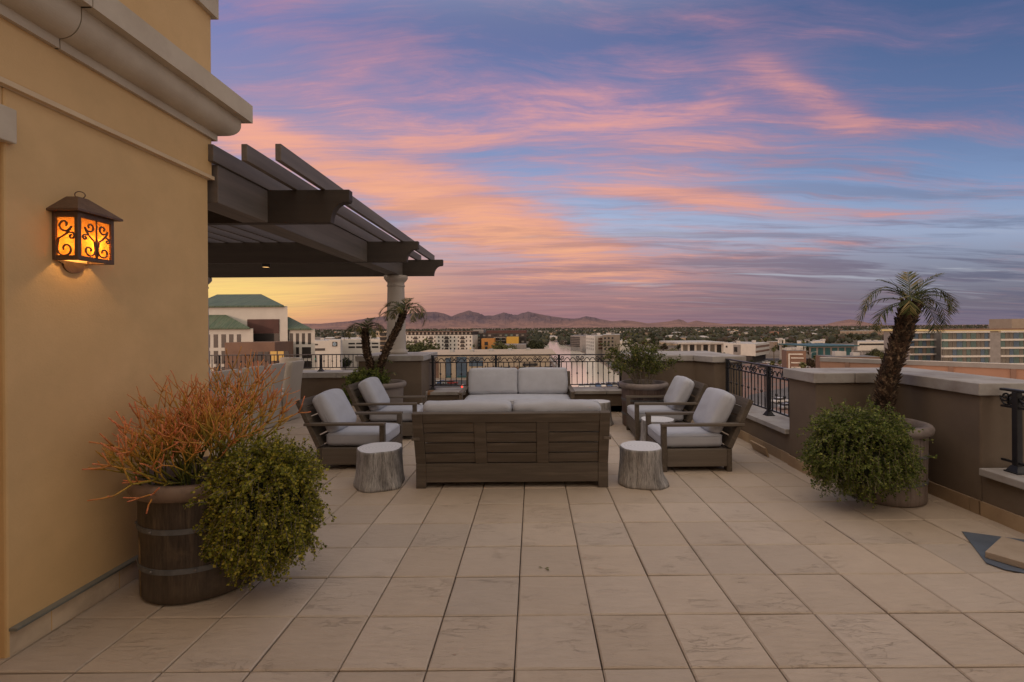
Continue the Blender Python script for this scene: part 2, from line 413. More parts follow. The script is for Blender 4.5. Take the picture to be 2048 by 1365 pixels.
parapet('tall taupe corner parapet behind the pot with the leafy bush', [(1.81, 8.62), (2.93, 8.55), (3.14, 8.15), (3.62, 8.15), (3.62, 9.95), (1.81, 9.95)],
        [[(1.76, 8.57), (2.89, 8.50), (2.89, 10.0), (1.76, 10.0)], [(2.897, 8.495), (3.09, 8.10), (3.67, 8.10), (3.67, 10.0), (2.897, 10.0)]], HZ, .105,
        [((2.93, 8.55), (1.81, 8.62))])
parapet('low taupe parapet under the scrolled railing behind the right armchairs', rect(3.14, 3.60, 5.76, 8.14),
        [rect(3.08, 3.65, 5.765, 6.9), rect(3.08, 3.65, 6.906, 8.095)], LZ, .065, [((3.14, 8.14), (3.14, 5.76))][::1])
parapet('tall stepped taupe parapet behind the potted palm at right', [(3.12, 5.19), (3.99, 5.19), (3.99, 4.2), (4.56, 4.2), (4.56, 5.75), (3.12, 5.75)],
        [[(3.07, 5.15), (3.52, 5.15), (3.52, 5.79), (3.07, 5.79)], [(3.527, 5.15), (3.945, 5.15), (3.945, 4.165), (4.61, 4.165), (4.61, 5.79), (3.527, 5.79)]], HZ, .11,
        [((3.12, 5.75), (3.12, 5.19)), ((3.99, 5.17), (3.99, 4.2))])
parapet('low taupe parapet at the right edge beside the loose paver', rect(3.99, 4.52, -4.4, 4.195),
        [rect(3.93, 4.57, 2.0, 4.16), rect(3.93, 4.57, -4.4, 1.994)], LZ, .065, [((3.99, 4.19), (3.99, -4.4))])
# loose skirting tile
lt = MB().box(-.21, .21, -.011, .011, 0, .125).build('loose_skirting_tile', M['skirt'], None, bevel=.002, seg=1)
lt.location = (3.03, 6.28, .004); lt.rotation_euler = (R(20), 0, R(-90))
tag(lt, 'loose skirting tile leaning out from the low parapet behind the right armchairs', 'tile')

# ---- railings
def scroll_pts(w, h, flip, mid=False):
    # half unit: spiral near the top, swinging down, over a hump, ending at the base
    pts = []
    cx, cy, r0 = .22*w*1.0, h*.60, h*.36
    for k in range(22):                     # from the eye of the spiral outwards
        a = 1.5*2*PI*(1-k/21.0)
        r = r0*(.16+.84*(k/21.0))
        pts.append((cx+r*math.cos(PI+a), cy+r*math.sin(PI+a)))
    tail = [(cx-r0*.93, cy-h*.2), (cx-r0*.4, h*.1), (cx+r0*.35, h*.03), (cx+r0*1.05, h*.17), (.52*w, h*.42), (.66*w, h*.60), (.80*w, h*.60), (.92*w, h*.40), (.985*w, h*.10)]
    pts += tail
    return [(w*flip-p[0] if flip else p[0], p[1]) for p in pts] if flip else pts
def railing(label, A, B, zb, zt, posts, pitch, scroll=True, unit=.445, fancy=True, mid=None):
    A, B = Vector((A[0], A[1], 0)), Vector((B[0], B[1], 0)); L = (B-A).length; d = (B-A)/L
    t = thing('railing', label, 'railing', (A+(B-A)*.5+Vector((0, 0, zb))))
    ang = math.atan2(d.y, d.x)
    XF = Matrix.Translation(A) @ Matrix.Rotation(ang, 4, 'Z')
    def mb():
        m = MB(); m.xf = XF; return m
    mb().box(0, L, -.024, .024, zt-.022, zt).build('top_rail', M['iron'], t, bevel=.004, seg=1)
    zl = zb+.075
    mb().box(0, L, -.012, .012, zl, zl+.018).build('bottom_rail', M['iron'], t)
    zm = zt-.165 if scroll else zt-.022
    if scroll: mb().box(0, L, -.012, .012, zm, zm+.018).build('middle_rail', M['iron'], t)
    for p in posts:
        m = mb(); m.box(p-.024, p+.024, -.0245, .0245, zb+.03, zt-.022)
        po = m.build('post', M['iron'], t, bevel=.003, seg=1)
        m = mb(); m.prism([(p-.06, -.06), (p+.06, -.06), (p+.06, .06), (p-.06, .06)], zb+.001, zb+.012)
        m._add([(p+sx*a, sy*a, z) for z, a in ((zb+.012, .052), (zb+.06, .028)) for sx, sy in ((-1, -1), (1, -1), (1, 1), (-1, 1))],
               [(0, 1, 5, 4), (1, 2, 6, 5), (2, 3, 7, 6), (3, 0, 4, 7), (4, 5, 6, 7)])
        m.build('base_plate', M['iron'], po)
    n = int(L/pitch); k = 0
    for i in range(1, n+1):
        x = i*pitch
        if x > L-.02 or any(abs(x-p) < .035 for p in posts): continue
        m = mb(); z0, z1 = zl+.018, zm; mm = (z0+z1)/2
        if fancy and i % 2 == 0:
            m.tube([(x, 0, z0), (x, 0, z1)], .0075, 4, smooth=False)
            m.lathe([(.006, mm-.025), (.017, mm-.010), (.019, mm), (.017, mm+.010), (.006, mm+.025)], 8, (x, 0), smooth=True)
        elif fancy:
            N = 14; pts = []; r = .0085
            vs = []
            for q in range(N+1):
                zz = z0+(z1-z0)*q/N
                a = PI/4+(2.2*PI*max(0, min(1, (q/N-.3)/.4)))
                for w in range(4): vs.append((x+r*1.2*math.cos(a+w*PI/2), r*1.2*math.sin(a+w*PI/2), zz))
            m._add(vs, [(q*4+w, q*4+(w+1) % 4, (q+1)*4+(w+1) % 4, (q+1)*4+w) for q in range(N) for w in range(4)])
        else: m.tube([(x, 0, z0), (x, 0, z1)], .0085, 4, smooth=False)
        m.build('baluster', M['iron'], t)
    if scroll:
        bounds = [0]+list(posts)+[L]
        for a, b in zip(bounds[:-1], bounds[1:]):
            w = b-a
            if w < .12: continue
            nu = max(1, round(w/unit)) if w > .3 else 1
            uw = (w-.05)/nu; h = zt-.022-zm-.018
            for q in range(nu):
                xs = a+.025+q*uw
                for fl in (0, 1):
                    pts = scroll_pts(uw/2, h, 0)
                    pts = [((xs+uw-p[0]) if fl else xs+p[0], 0, zm+.018+p[1]) for p in pts]
                    m = mb(); m.tube(pts, .0085, 5); m.build('scroll', M['iron'], t)
    return t
railing('black iron railing with scrolled frieze behind the far sofa', (-2.13, 9.7), (1.84, 9.7), LZ, 1.14, [.06, 1.36, 2.66, 3.93], .1083)
railing('plain black iron railing behind the slipcovered chairs', (-8.5, 10.66), (-3.42, 10.66), .735, 1.125, [1.37, 2.53, 3.69], .094, scroll=False)
railing('black iron railing with scrolled frieze behind the right armchairs', (3.33, 8.13), (3.33, 5.77), LZ, 1.14, [.06, 1.47], .105)
railing('black iron railing at the right edge above the loose paver', (4.12, 4.14), (4.12, -2.0), LZ, 1.14, [.13, 1.5, 2.9, 4.3, 5.7], .105)
# rust bleeding from the post base
rs = MB()
pp = [(-2.15+.01, 9.60), (-2.02, 9.58), (-2.0, 9.45), (-2.03, 9.335), (-2.09, 9.333), (-2.12, 9.42)]
rs.prism(pp, LZ+.0005, LZ+.0025); rs.box(-2.10, -2.045, 9.3265, 9.329, LZ-.06, LZ-.004)
tag(rs.build('rust_stain', M['rust']), 'orange rust stain on the coping below the first post of the scrolled railing', 'stain')

# ---- house at left
WX = -2.74
M['painted_lit_trim'] = mat('painted_lit_trim', (.72, .56, .36), (.64, .48, .3), 3, .85, .3, 60, bdist=.003)  # stucco colour lightened to paint the lit line of the string course
h = thing('house', 'golden stucco house with carved stone cornice rising at the left', 'house', (-3, 3.9, 0))
m = MB(); m.box(-9.5, WX, 2.44, 3.98, -.02, 2.97); m.box(-9.5, WX-.22, -4.5, 2.44, -.02, 2.97)
m.box(-9.5, WX, -4.5, 1.2, -.021, 2.971); m.box(-9.5, WX-.001, 1.2, 2.44, 2.7, 2.972)
m.box(-9.5, 4.6, -5.4, -4.5, -.02, 2.97)  # unseen rear wall behind the camera, added to keep sun off the terrace
m.build('wall', M['stucco_gold'], h, bevel=.012)
m = MB(); m.box(-9.5, WX+.022, -4.5, 4.0, 3.0, 6.2); m.box(-9.5, 4.6, -5.4, -4.5, 3.0, 6.2)  # second box: upper part of the unseen wall added to block the sun
m.build('upper_wall', M['stucco_gold'], h, bevel=.01)
m = MB(); m._add([(WX, -4.5, 2.965), (WX, 3.98, 2.965), (WX+.022, 4.0, 3.0), (WX+.022, -4.5, 3.0), (-9.5, 3.98, 2.965), (-9.5, 4.0, 3.0)],
       [(0, 1, 2, 3), (1, 4, 5, 2)])
m.box(-9.5, WX+.034, -4.5, 4.012, 2.972, 3.0005)
m.build('string_course', M['painted_lit_trim'], h)
def cornice(name, prof, ya, yb, corner):
    # profile: list of (overhang, z); runs along x = WX + d from ya to yb, then returns to -x
    m = MB(); n = len(prof); vs = []
    if corner: path = [lambda d: (WX+d, ya), lambda d: (WX+d, 3.98+d), lambda d: (-9.5, 3.98+d)]
    else: path = [lambda d: (WX+d, ya), lambda d: (WX+d, yb)]
    for f in path:
        for (d, z) in prof: vs.append((*f(d), z))
    fs = [(q*n+i, (q+1)*n+i, (q+1)*n+i+1, q*n+i+1) for q in range(len(path)-1) for i in range(n-1)]
    fs += [tuple(range(n))]
    if not corner: fs += [tuple(reversed(range(n, 2*n)))]
    m._add(vs, fs)
    for k in range(len(m.sm)): m.sm[k] = False
    return m.build(name, M['stone_trim'], h)
ov = [(.0, 3.31), (.05, 3.31), (.05, 3.365)]+[(.05+.125*math.sin(a), 3.365+.13*(1-math.cos(a))) for a in [k*PI/2/14 for k in range(15)]]+[(.175, 3.545), (.24, 3.545), (.24, 3.70), (0, 3.72)]
cornice('cornice', ov, -4.5, 2.683, False); cornice('cornice', ov, 2.69, 3.98, True)
m = MB(); jo = [(max(d-.012, 0), z) for d, z in ov]
m._add([(WX+d, 2.68, z) for d, z in jo]+[(WX+d, 2.694, z) for d, z in jo], [(i, len(jo)+i, len(jo)+i+1, i+1) for i in range(len(jo)-1)])
m.build('mortar_joint', M['joint'], h)
tp = [(.022, 4.36), (.06, 4.36), (.06, 4.55), (.13, 4.6), (.13, 4.75), (0, 4.76)]
cornice('cornice', tp, -4.5, 3.98, True)
MB().box(WX-.02, WX+.035, 1.0, 2.475, 2.68, 2.86).build('lintel', M['stone_trim'], h, bevel=.006)
m = MB(); skirt_run(m, (WX+.001, 3.98), (WX+.001, 2.45), .133, .03); skirt_run(m, (-9.5, 3.981), (WX, 3.981), .133, .03)
m.build('skirting', M['pale_skirt'], h, bevel=.002, seg=1)
m = MB(); m.box(WX-.01, WX+.04, 2.45, 4.02, .1345, .142); m.box(WX-.01, WX+.044, 2.45, 4.02, .142, .15)
m.build('flashing', M['flash'], h)
# floors of the building below the terrace
m = MB(); m.box(-9.49, 4.55, -5.4, 10.98, GZ, -.31)
tag(m.build('apartment_building', M['stucco_taupe']), 'taupe stucco storeys of the building carrying the terrace', 'building')

# ---- wall lantern
L = thing('wall_lantern', 'bronze scrollwork lantern glowing amber on the golden wall', 'lantern', (WX, 2.80, 2.1))
ya, yb, xa, xb, za, zb = 2.681, 2.914, WX, -2.589, 2.104, 2.379
m = MB(); w = .022
for (x0_, x1_, y0_, y1_) in ((xb-w, xb, ya, ya+w), (xb-w, xb, yb-w, yb), (xa+.001, xa+w, ya, ya+w), (xa+.001, xa+w, yb-w, yb)):
    m.box(x0_, x1_, y0_, y1_, za, zb)
for (z0_, z1_) in ((za, za+.026), (zb-.03, zb-.0005)):
    m.box(xb-w+.001, xb-.001, ya+w, yb-w, z0_, z1_); m.box(xa+w, xb-w, ya+.001, ya+w-.001, z0_, z1_); m.box(xa+w, xb-w, yb-w+.001, yb-.001, z0_, z1_)
m.build('frame', M['bronze'], L, bevel=.002, seg=1)
m = MB(); oh = .03; ez = zb; tz = 2.488
vs = [(xa+.001, ya-oh, ez), (xb+oh, ya-oh, ez), (xb+oh, yb+oh, ez), (xa+.001, yb+oh, ez),
      (xa+.001, ya-oh, ez+.012), (xb+oh, ya-oh, ez+.012), (xb+oh, yb+oh, ez+.012), (xa+.001, yb+oh, ez+.012),
      (xa+.001, 2.765, tz), (-2.67, 2.765, tz), (-2.67, 2.83, tz), (xa+.001, 2.83, tz)]
m._add(vs, [(3, 2, 1, 0), (0, 1, 5, 4), (1, 2, 6, 5), (2, 3, 7, 6), (4, 5, 9, 8), (5, 6, 10, 9), (6, 7, 11, 10), (8, 9, 10, 11), (3, 0, 4, 8, 11, 7)])
m.build('roof', M['bronze'], L)
m = MB(); m.tube([(-2.69+.02*math.cos(a), 2.80+.012*math.cos(a), tz+.018+.02*math.sin(a)) for a in [k*2*PI/16 for k in range(17)]], .0028, 6)
m.build('ring', M['bronze'], L)
m = MB(); pr = [(2.70, za+.004), (2.725, za-.012)]+[(2.80+.062*math.cos(a), za-.014+.05*math.sin(a)) for a in [PI+k*PI/12 for k in range(13)]]+[(2.875, za-.012), (2.90, za+.004)]
m.prism(pr, xa+.001, xa+.012, axis='x'); m.build('back_plate', M['bronze'], L)
gm, gt = nt('amber_glass'); b = NB(gt)
tc = b.n('ShaderNodeTexCoord').outputs['Object']
gc = b.ramp(b.noise(tc, 25, 4), [(.3, (.36, .105, .010, 1)), (.7, (.50, .17, .022, 1))])
tr = b.n('ShaderNodeBsdfTranslucent'); gt.links.new(gc, tr.inputs[0])
em = b.n('ShaderNodeEmission'); gt.links.new(gc, em.inputs[0]); em.inputs[1].default_value = .8
ad = b.n('ShaderNodeAddShader'); gt.links.new(tr.outputs[0], ad.inputs[0]); gt.links.new(em.outputs[0], ad.inputs[1])
oo = b.n('ShaderNodeOutputMaterial'); gt.links.new(ad.outputs[0], oo.inputs[0]); M['amber'] = gm
for (q) in (((xb-.012, ya+w, za+.026), (xb-.012, yb-w, za+.026), (xb-.012, yb-w, zb-.03), (xb-.012, ya+w, zb-.03)),
            ((xa+w, ya+.012, za+.026), (xb-w, ya+.012, za+.026), (xb-w, ya+.012, zb-.03), (xa+w, ya+.012, zb-.03)),
            ((xa+w, yb-.012, za+.026), (xb-w, yb-.012, za+.026), (xb-w, yb-.012, zb-.03), (xa+w, yb-.012, zb-.03))):
    m = MB(); m.quad(*q); m.build('glass_pane', M['amber'], L)
def spir(cx, cy, r0, a0, turns, n=20, r1=.2, cw=1):
    return [(cx+r0*(1-(1-r1)*k/n)*math.cos(a0+cw*turns*2*PI*k/n), cy+r0*(1-(1-r1)*k/n)*math.sin(a0+cw*turns*2*PI*k/n)) for k in range(n+1)]
def filigree(mir, W, H, x0c):
    # two big C scrolls and two small curls; local (s, t) panel coords
    out = []
    out.append([(W*.46, H*.56)][:0]+list(reversed(spir(W*.22, H*.80, W*.17, -.2, -1.1, cw=1)))+[(W*.34, H*.66), (W*.24, H*.55), (W*.08, H*.44), (W*.05, H*.25)]+spir(W*.24, H*.17, W*.2, PI*.95, 1.1))
    out.append([(W*.22, H*.54), (W*.31, H*.6)]+spir(W*.38, H*.5, W*.09, PI*.6, -1.1))
    return [[((-p[0] if mir else p[0])+x0c, p[1]) for p in l] for l in out]
H_ = zb-za-.056; W_ = yb-ya-2*w
m = MB(); yc = (ya+yb)/2
for mir in (0, 1):
    for l in filigree(mir, W_, H_, yc):
        l2 = [(xb-.002, yc+(W_/2-(abs(p[0]-yc)))*(1 if mir else -1)*1.0 if False else p[0], za+.026+p[1]) for p in l]
        m.tube(l2, .0052, 5)
m.tube([(xb-.002, yc, za+.026), (xb-.002, yc, zb-.03)], [.007, .0035], 6)
m.build('scrollwork', M['bronze'], L)
m = MB()
for l in filigree(0, (xb-w-xa)*1.9, H_, xa+w-.004):
    m.tube([(p[0], ya+.002, za+.026+p[1]) for p in l if p[0] < xb-w], .0052, 5)
m.build('scrollwork', M['bronze'], L)
m = MB(); m.sphere((-2.665, 2.80, 2.23), .014, 2, smooth=True); m.build('bulb', emis('bulb_glow', (1, .62, .25), 28), L)
pl = bpy.data.lights.new('lantern_light', 'POINT'); pl.energy = 2.2; pl.color = (1, .56, .2); pl.shadow_soft_size = .015
po = bpy.data.objects.new('lantern_light', pl); COL.objects.link(po); po.parent = L; po.location = Vector((-2.665, 2.80, 2.205))-Vector((WX, 2.80, 2.1))

# ---- pergola
pg = thing('pergola', 'dark timber pergola on white round columns beyond the house corner', 'pergola', (-2.82, 9.7, 2.78))
ZB, ZT = 2.78, 3.115
MB().box(-2.95, -2.69, 4.03, 9.86, ZB+.004, ZT-.004).build('main_beam', M['dark_wood_lit_y'], pg, bevel=.006)
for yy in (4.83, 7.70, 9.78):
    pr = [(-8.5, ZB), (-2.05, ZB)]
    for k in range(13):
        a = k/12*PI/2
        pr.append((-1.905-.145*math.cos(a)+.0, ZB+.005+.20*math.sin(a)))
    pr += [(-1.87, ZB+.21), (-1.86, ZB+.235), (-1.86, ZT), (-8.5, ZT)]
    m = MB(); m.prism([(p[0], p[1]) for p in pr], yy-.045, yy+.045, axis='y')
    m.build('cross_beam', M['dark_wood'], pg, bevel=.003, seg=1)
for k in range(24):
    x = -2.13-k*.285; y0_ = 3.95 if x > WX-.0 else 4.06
    MB().box(x-.025, x+.025, y0_, 10.12, ZT+.001, ZT+.142).build('slat', M['dark_wood_lit_y'], pg, bevel=.003, seg=1)
def column(x, y, label, HZ=HZ):
    t = thing('column', label, 'column', (x, y, HZ), 'round columns under the pergola')
    MB().lathe([(0, HZ+.001), (.225, HZ+.001), (.225, HZ+.05), (.205, HZ+.075), (.198, HZ+.09), (.19, HZ+.11)]+[(.19-.022*(k/8)**1.6, HZ+.11+(2.55-HZ-.11)*k/8) for k in range(1, 9)], 40, (x, y)).build('shaft', M['column'], t)
    MB().lathe([(.168, 2.55), (.182, 2.56), (.182, 2.58), (.17, 2.59), (.17, 2.64), (.19, 2.655), (.225, 2.70), (.238, 2.72), (.238, 2.779), (0, 2.779)], 40, (x, y)).build('capital', M['column'], t)
M['column'] = mat('white_column', (.50, .45, .40), (.43, .38, .33), 2, .8, .2, 50)
column(-2.82, 9.7, 'round white column on the tall pier behind the twin palms')
column(-6.93, 9.75, 'round white column mostly hidden by the house corner', 0)
dl = thing('downlight', 'small lit downlight under the pergola slats', 'lamp', (-4.62, 8.15, 2.9))
MB().lathe([(0, 3.11), (.07, 3.11), (.07, 2.775), (.06, 2.77)], 20, (-4.62, 8.15)).build('housing', M['iron'], dl)
MB().disc(.058, 2.776, 20, (-4.62, 8.15), down=True).build('lens', emis('downlight_glow', (1, .55, .2), 2.2), dl)
# ================================================================== furniture (built facing +x, origin on the floor)
def rbox(mb, c, size, r, n=9, puff=(0, 0, 0), wr=0, seed=0, rot=None, mi=0):
    hx, hy, hz = [k/2 for k in size]
    def grid(fn, nu, nv):
        vs = []; 
        for i in range(nu+1):
            for j in range(nv+1): vs.append(fn(-1+2*i/nu, -1+2*j/nv))
        fs = [(i*(nv+1)+j, (i+1)*(nv+1)+j, (i+1)*(nv+1)+j+1, i*(nv+1)+j+1) for i in range(nu) for j in range(nv)]
        return vs, fs
    fine = lambda t: math.copysign(1-(1-abs(t))**1.6, t)
    for ax in range(3):
        for sg in (-1, 1):
            def fn(a, b_):
                a, b_ = fine(a), fine(b_)
                p = [0, 0, 0]; p[ax] = sg
                o = [k for k in range(3) if k != ax]; p[o[0]] = a; p[o[1]] = b_ if sg > 0 else b_
                q = Vector((p[0]*hx, p[1]*hy, p[2]*hz)); h_ = (hx, hy, hz)
                cl = Vector([max(-(h_[k]-r), min(h_[k]-r, q[k])) for k in range(3)])
                d = q-cl; q2 = cl+(d.normalized()*r if d.length > 1e-9 else d)
                u = [q2[k]/h_[k] for k in range(3)]
                for k in range(3):
                    o2 = [w for w in range(3) if w != k]
                    q2[k] += puff[k]*u[k]*(1-u[o2[0]]**2)*(1-u[o2[1]]**2)
                if wr:
                    nn = noise.noise_vector(Vector((q2.x*5+seed, q2.y*5, q2.z*5)))
                    n2 = noise.noise_vector(Vector((q2.x*16+seed, q2.y*9, q2.z*16)))
                    q2 += nn*wr+n2*wr*.35
                return (rot @ q2 if rot is not None else q2)+Vector(c)
            vs, fs = grid(fn, n*2, n*2)
            if (sg > 0) == (ax == 1): fs = [tuple(reversed(f)) for f in fs]
            mb._add(vs, fs, mi, True)
def piping(mb, c, size, rot, rad=.004, ax=2, r=.05, off=0):
    h_ = [k/2 for k in size]; o = [k for k in range(3) if k != ax]; a, b_ = h_[o[0]]+.001, h_[o[1]]+.001; pts = []
    for (sx, sy, a0) in ((1, 1, 0), (-1, 1, PI/2), (-1, -1, PI), (1, -1, 3*PI/2)):
        for k in range(5):
            w = a0+k*PI/8; p = [0, 0, 0]; p[o[0]] = sx*(a-r)+r*math.cos(w); p[o[1]] = sy*(b_-r)+r*math.sin(w); p[ax] = off
            pts.append(Vector(p))
    pts.append(pts[0]); pts = [(rot @ p if rot is not None else p)+Vector(c) for p in pts]
    mb.tube(pts, rad, 5, cap=False)
def seat_unit(name, label, cat, W, depth, lean, npan, nback, group, sink=0, seed=0):
    t = thing(name, label, cat, (0, 0, 0), group)
    xr, xf = -depth/2, depth/2; w2 = W/2; lg = .105
    th = math.atan2(lean, .82-.26); LEN = (.82-.26)/math.cos(th)
    T = Matrix.Translation((xr, 0, .26)) @ Matrix.Rotation(-th, 4, 'Y')      # local z up the back, x thickness
    for sy in (-1, 1):
        y0_, y1_ = (w2-.05, w2) if sy > 0 else (-w2, -w2+.05)
        m = MB(); m.box(xr+.06, xf-.061, y0_, y1_, .062, .262); m.build('side_rail', M['teak_x'], t, bevel=.004, seg=1)
        MB().box(xf-.06, xf, y0_-(.012 if sy > 0 else 0), y1_+(.012 if sy < 0 else 0), 0, .53).build('front_leg', M['teak'], t, bevel=.004, seg=1)
        yy0, yy1 = (w2-lg, w2) if sy > 0 else (-w2, -w2+lg)
        MB().box(xr, xr+.058, yy0, yy1, 0, .262).build('rear_leg', M['teak'], t, bevel=.003, seg=1)
        m = MB(); m.xf = T; m.box(0, .058, yy0, yy1, .002, LEN); m.build('back_post', M['teak'], t, bevel=.004, seg=1)
        xa_ = xr-lean*(.545-.26)/(.56)-.015
        ya_, yb_ = (w2-.062, w2+.018) if sy > 0 else (-w2-.018, -w2+.062)
        m = MB(); m.box(xa_, xf+.004, ya_, yb_, .531, .562); m.build('armrest', M['teak_x'], t, bevel=.004, seg=1)
    MB().box(xf-.04, xf-.006, -w2+.052, w2-.052, .07, .27).build('front_rail', M['teak'], t, bevel=.004, seg=1)
    MB().box(xr+.004, xr+.04, -w2+lg+.001, w2-lg-.001, .062, .262).build('back_rail', M['teak'], t, bevel=.004, seg=1)
    MB().box(xr+.05, xf-.05, -w2+.055, w2-.055, .22, .25).build('seat_deck', M['teak_x'], t)
    m = MB(); m.xf = T
    m.box(.003, .052, -w2+lg+.001, w2-lg-.001, LEN-.105, LEN-.002); m.build('top_rail', M['teak'], t, bevel=.004, seg=1)
    inner = W-2*lg; st = .125; pw = (inner-st*(npan-1))/npan
    for k in range(npan-1):
        yc_ = -inner/2+(k+1)*pw+k*st
        m = MB(); m.xf = T; m.box(.004, .050, yc_, yc_+st, .001, LEN-.106); m.build('stile', M['teak'], t, bevel=.003, seg=1)
    ph = (LEN-.106)/4
    for k in range(npan):
        yc_ = -inner/2+k*(pw+st)
        for q in range(4):
            m = MB(); m.xf = T; m.box(.012, .036, yc_+.001, yc_+pw-.001, q*ph+.009, (q+1)*ph-.006); m.build('slat', M['teak'], t, bevel=.003, seg=1)
    sw = W-.125; sd = depth-.075
    m = MB(); rbox(m, (.035, 0, .345), (sd, sw, .165), .055, 10, (.0, .006, .022), .004, seed)
    piping(m, (.035, 0, .345), (sd, sw, .165), None, .0035, 2, .055, .055)
    m.build('seat_cushion', M['cushion'], t)
    bw = (W-.14)/nback; bh = .50; rot = Matrix.Rotation(-th-.04, 3, 'Y')
    for k in range(nback):
        yc_ = -(W-.14)/2+(k+.5)*bw
        cx_, cz_ = xr+.165-lean*.37, .43+bh/2*math.cos(th)+.0
        m = MB(); rbox(m, (cx_, yc_, cz_), (.17, bw-.006, bh), .06, 10, (.028, .004, .018), .011, seed+k*9+3, rot)
        piping(m, (cx_, yc_, cz_), (.17, bw-.006, bh), rot, .0035, 0, .06, .0)
        m.build('back_cushion', M['cushion'], t)
    return t
GC = 'slatted armchairs around the seating group'
ch = seat_unit('armchair', 'weathered wood armchair beside the stump, nearest on the left with grey cushions', 'armchair', .77, .82, .26, 1, 1, GC, seed=2)
ch.location = (-2.205, 6.045, 0); ch.rotation_euler = (0, 0, R(-.5))
c2_ = dup(ch, (-2.20, 7.53, 0), R(1), 'weathered wood armchair on the left, second from the camera, in front of the twin-palm pot')
c3_ = dup(ch, (1.90, 5.87, 0), R(180.5), 'weathered wood armchair on the right, nearest the camera, behind the right stump')
c4_ = dup(ch, (1.93, 7.38, 0), R(179), 'weathered wood armchair on the right in front of the pot with the leafy bush')
so = seat_unit('sofa', 'slatted wood sofa seen from behind with two grey back cushions', 'sofa', 2.035, .86, .17, 3, 2, 'long slatted sofas facing each other', seed=31)
so.location = (-.232, 5.41, 0); so.rotation_euler = (0, 0, R(90))
s2_ = dup(so, (-.295, 8.70, 0), R(-90), 'long wood sofa facing the camera with two grey back cushions, against the scrolled railing')

def stump(label, x, y, r, h, rz, seed, flare=.16, colmul=1):
    t = thing('stump_table', label, 'side table', (x, y, 0), 'log stump side tables')
    def fn(w, z):
        q = Vector((math.cos(w)*1.3+seed, math.sin(w)*1.3, z*1.2)); q2 = Vector((math.cos(w)*5+seed, math.sin(w)*5, z*1.5))
        g = noise.noise(q)*.13+noise.noise(q2)*.035+.006*math.sin(w*37+seed*3+z*4)
        fl = max(0, 1-z/.16)**2
        g += fl*(flare*max(0, math.cos(w-rz))**4+.10*max(0, math.cos(2.5*(w-rz)+1.2))**3)
        return 1+g
    n = 112
    prof = [(r*.6, 0), (r*1.03, .001)]+[(r*(1.06-.07*min(1, z/.28)), z) for z in [h*k/16 for k in range(1, 16)]]+[(r*.985, h-.006), (r*.955, h-.001)]
    o = MB().lathe(prof, n, (x, y), fn=lambda w, z: fn(w, z)).build('trunk', M['bark'], t)
    m = MB(); m.disc(r*.957, h, n, (x, y), fn=lambda w, z: fn(w, h)); m.build('top', M['logtop'], t)
    return t
stump('pale log stump table in front, left of the nearest sofa', -1.69, 5.14, .245, .40, R(-75), 1.3, .12)
stump('pale log stump table in front, right of the nearest sofa, with one root flaring out', 1.165, 5.13, .235, .40, R(-28), 5.1, .32)
stump('log stump table between the two right armchairs', 1.74, 6.60, .235, .40, R(200), 9.7, .1)
stump('log stump table at the right end of the far sofa', 1.11, 8.22, .24, .40, R(-40), 13.2, .1)
stump('log stump table at the left end of the far sofa', -1.72, 8.12, .24, .40, R(250), 17.9, .1)

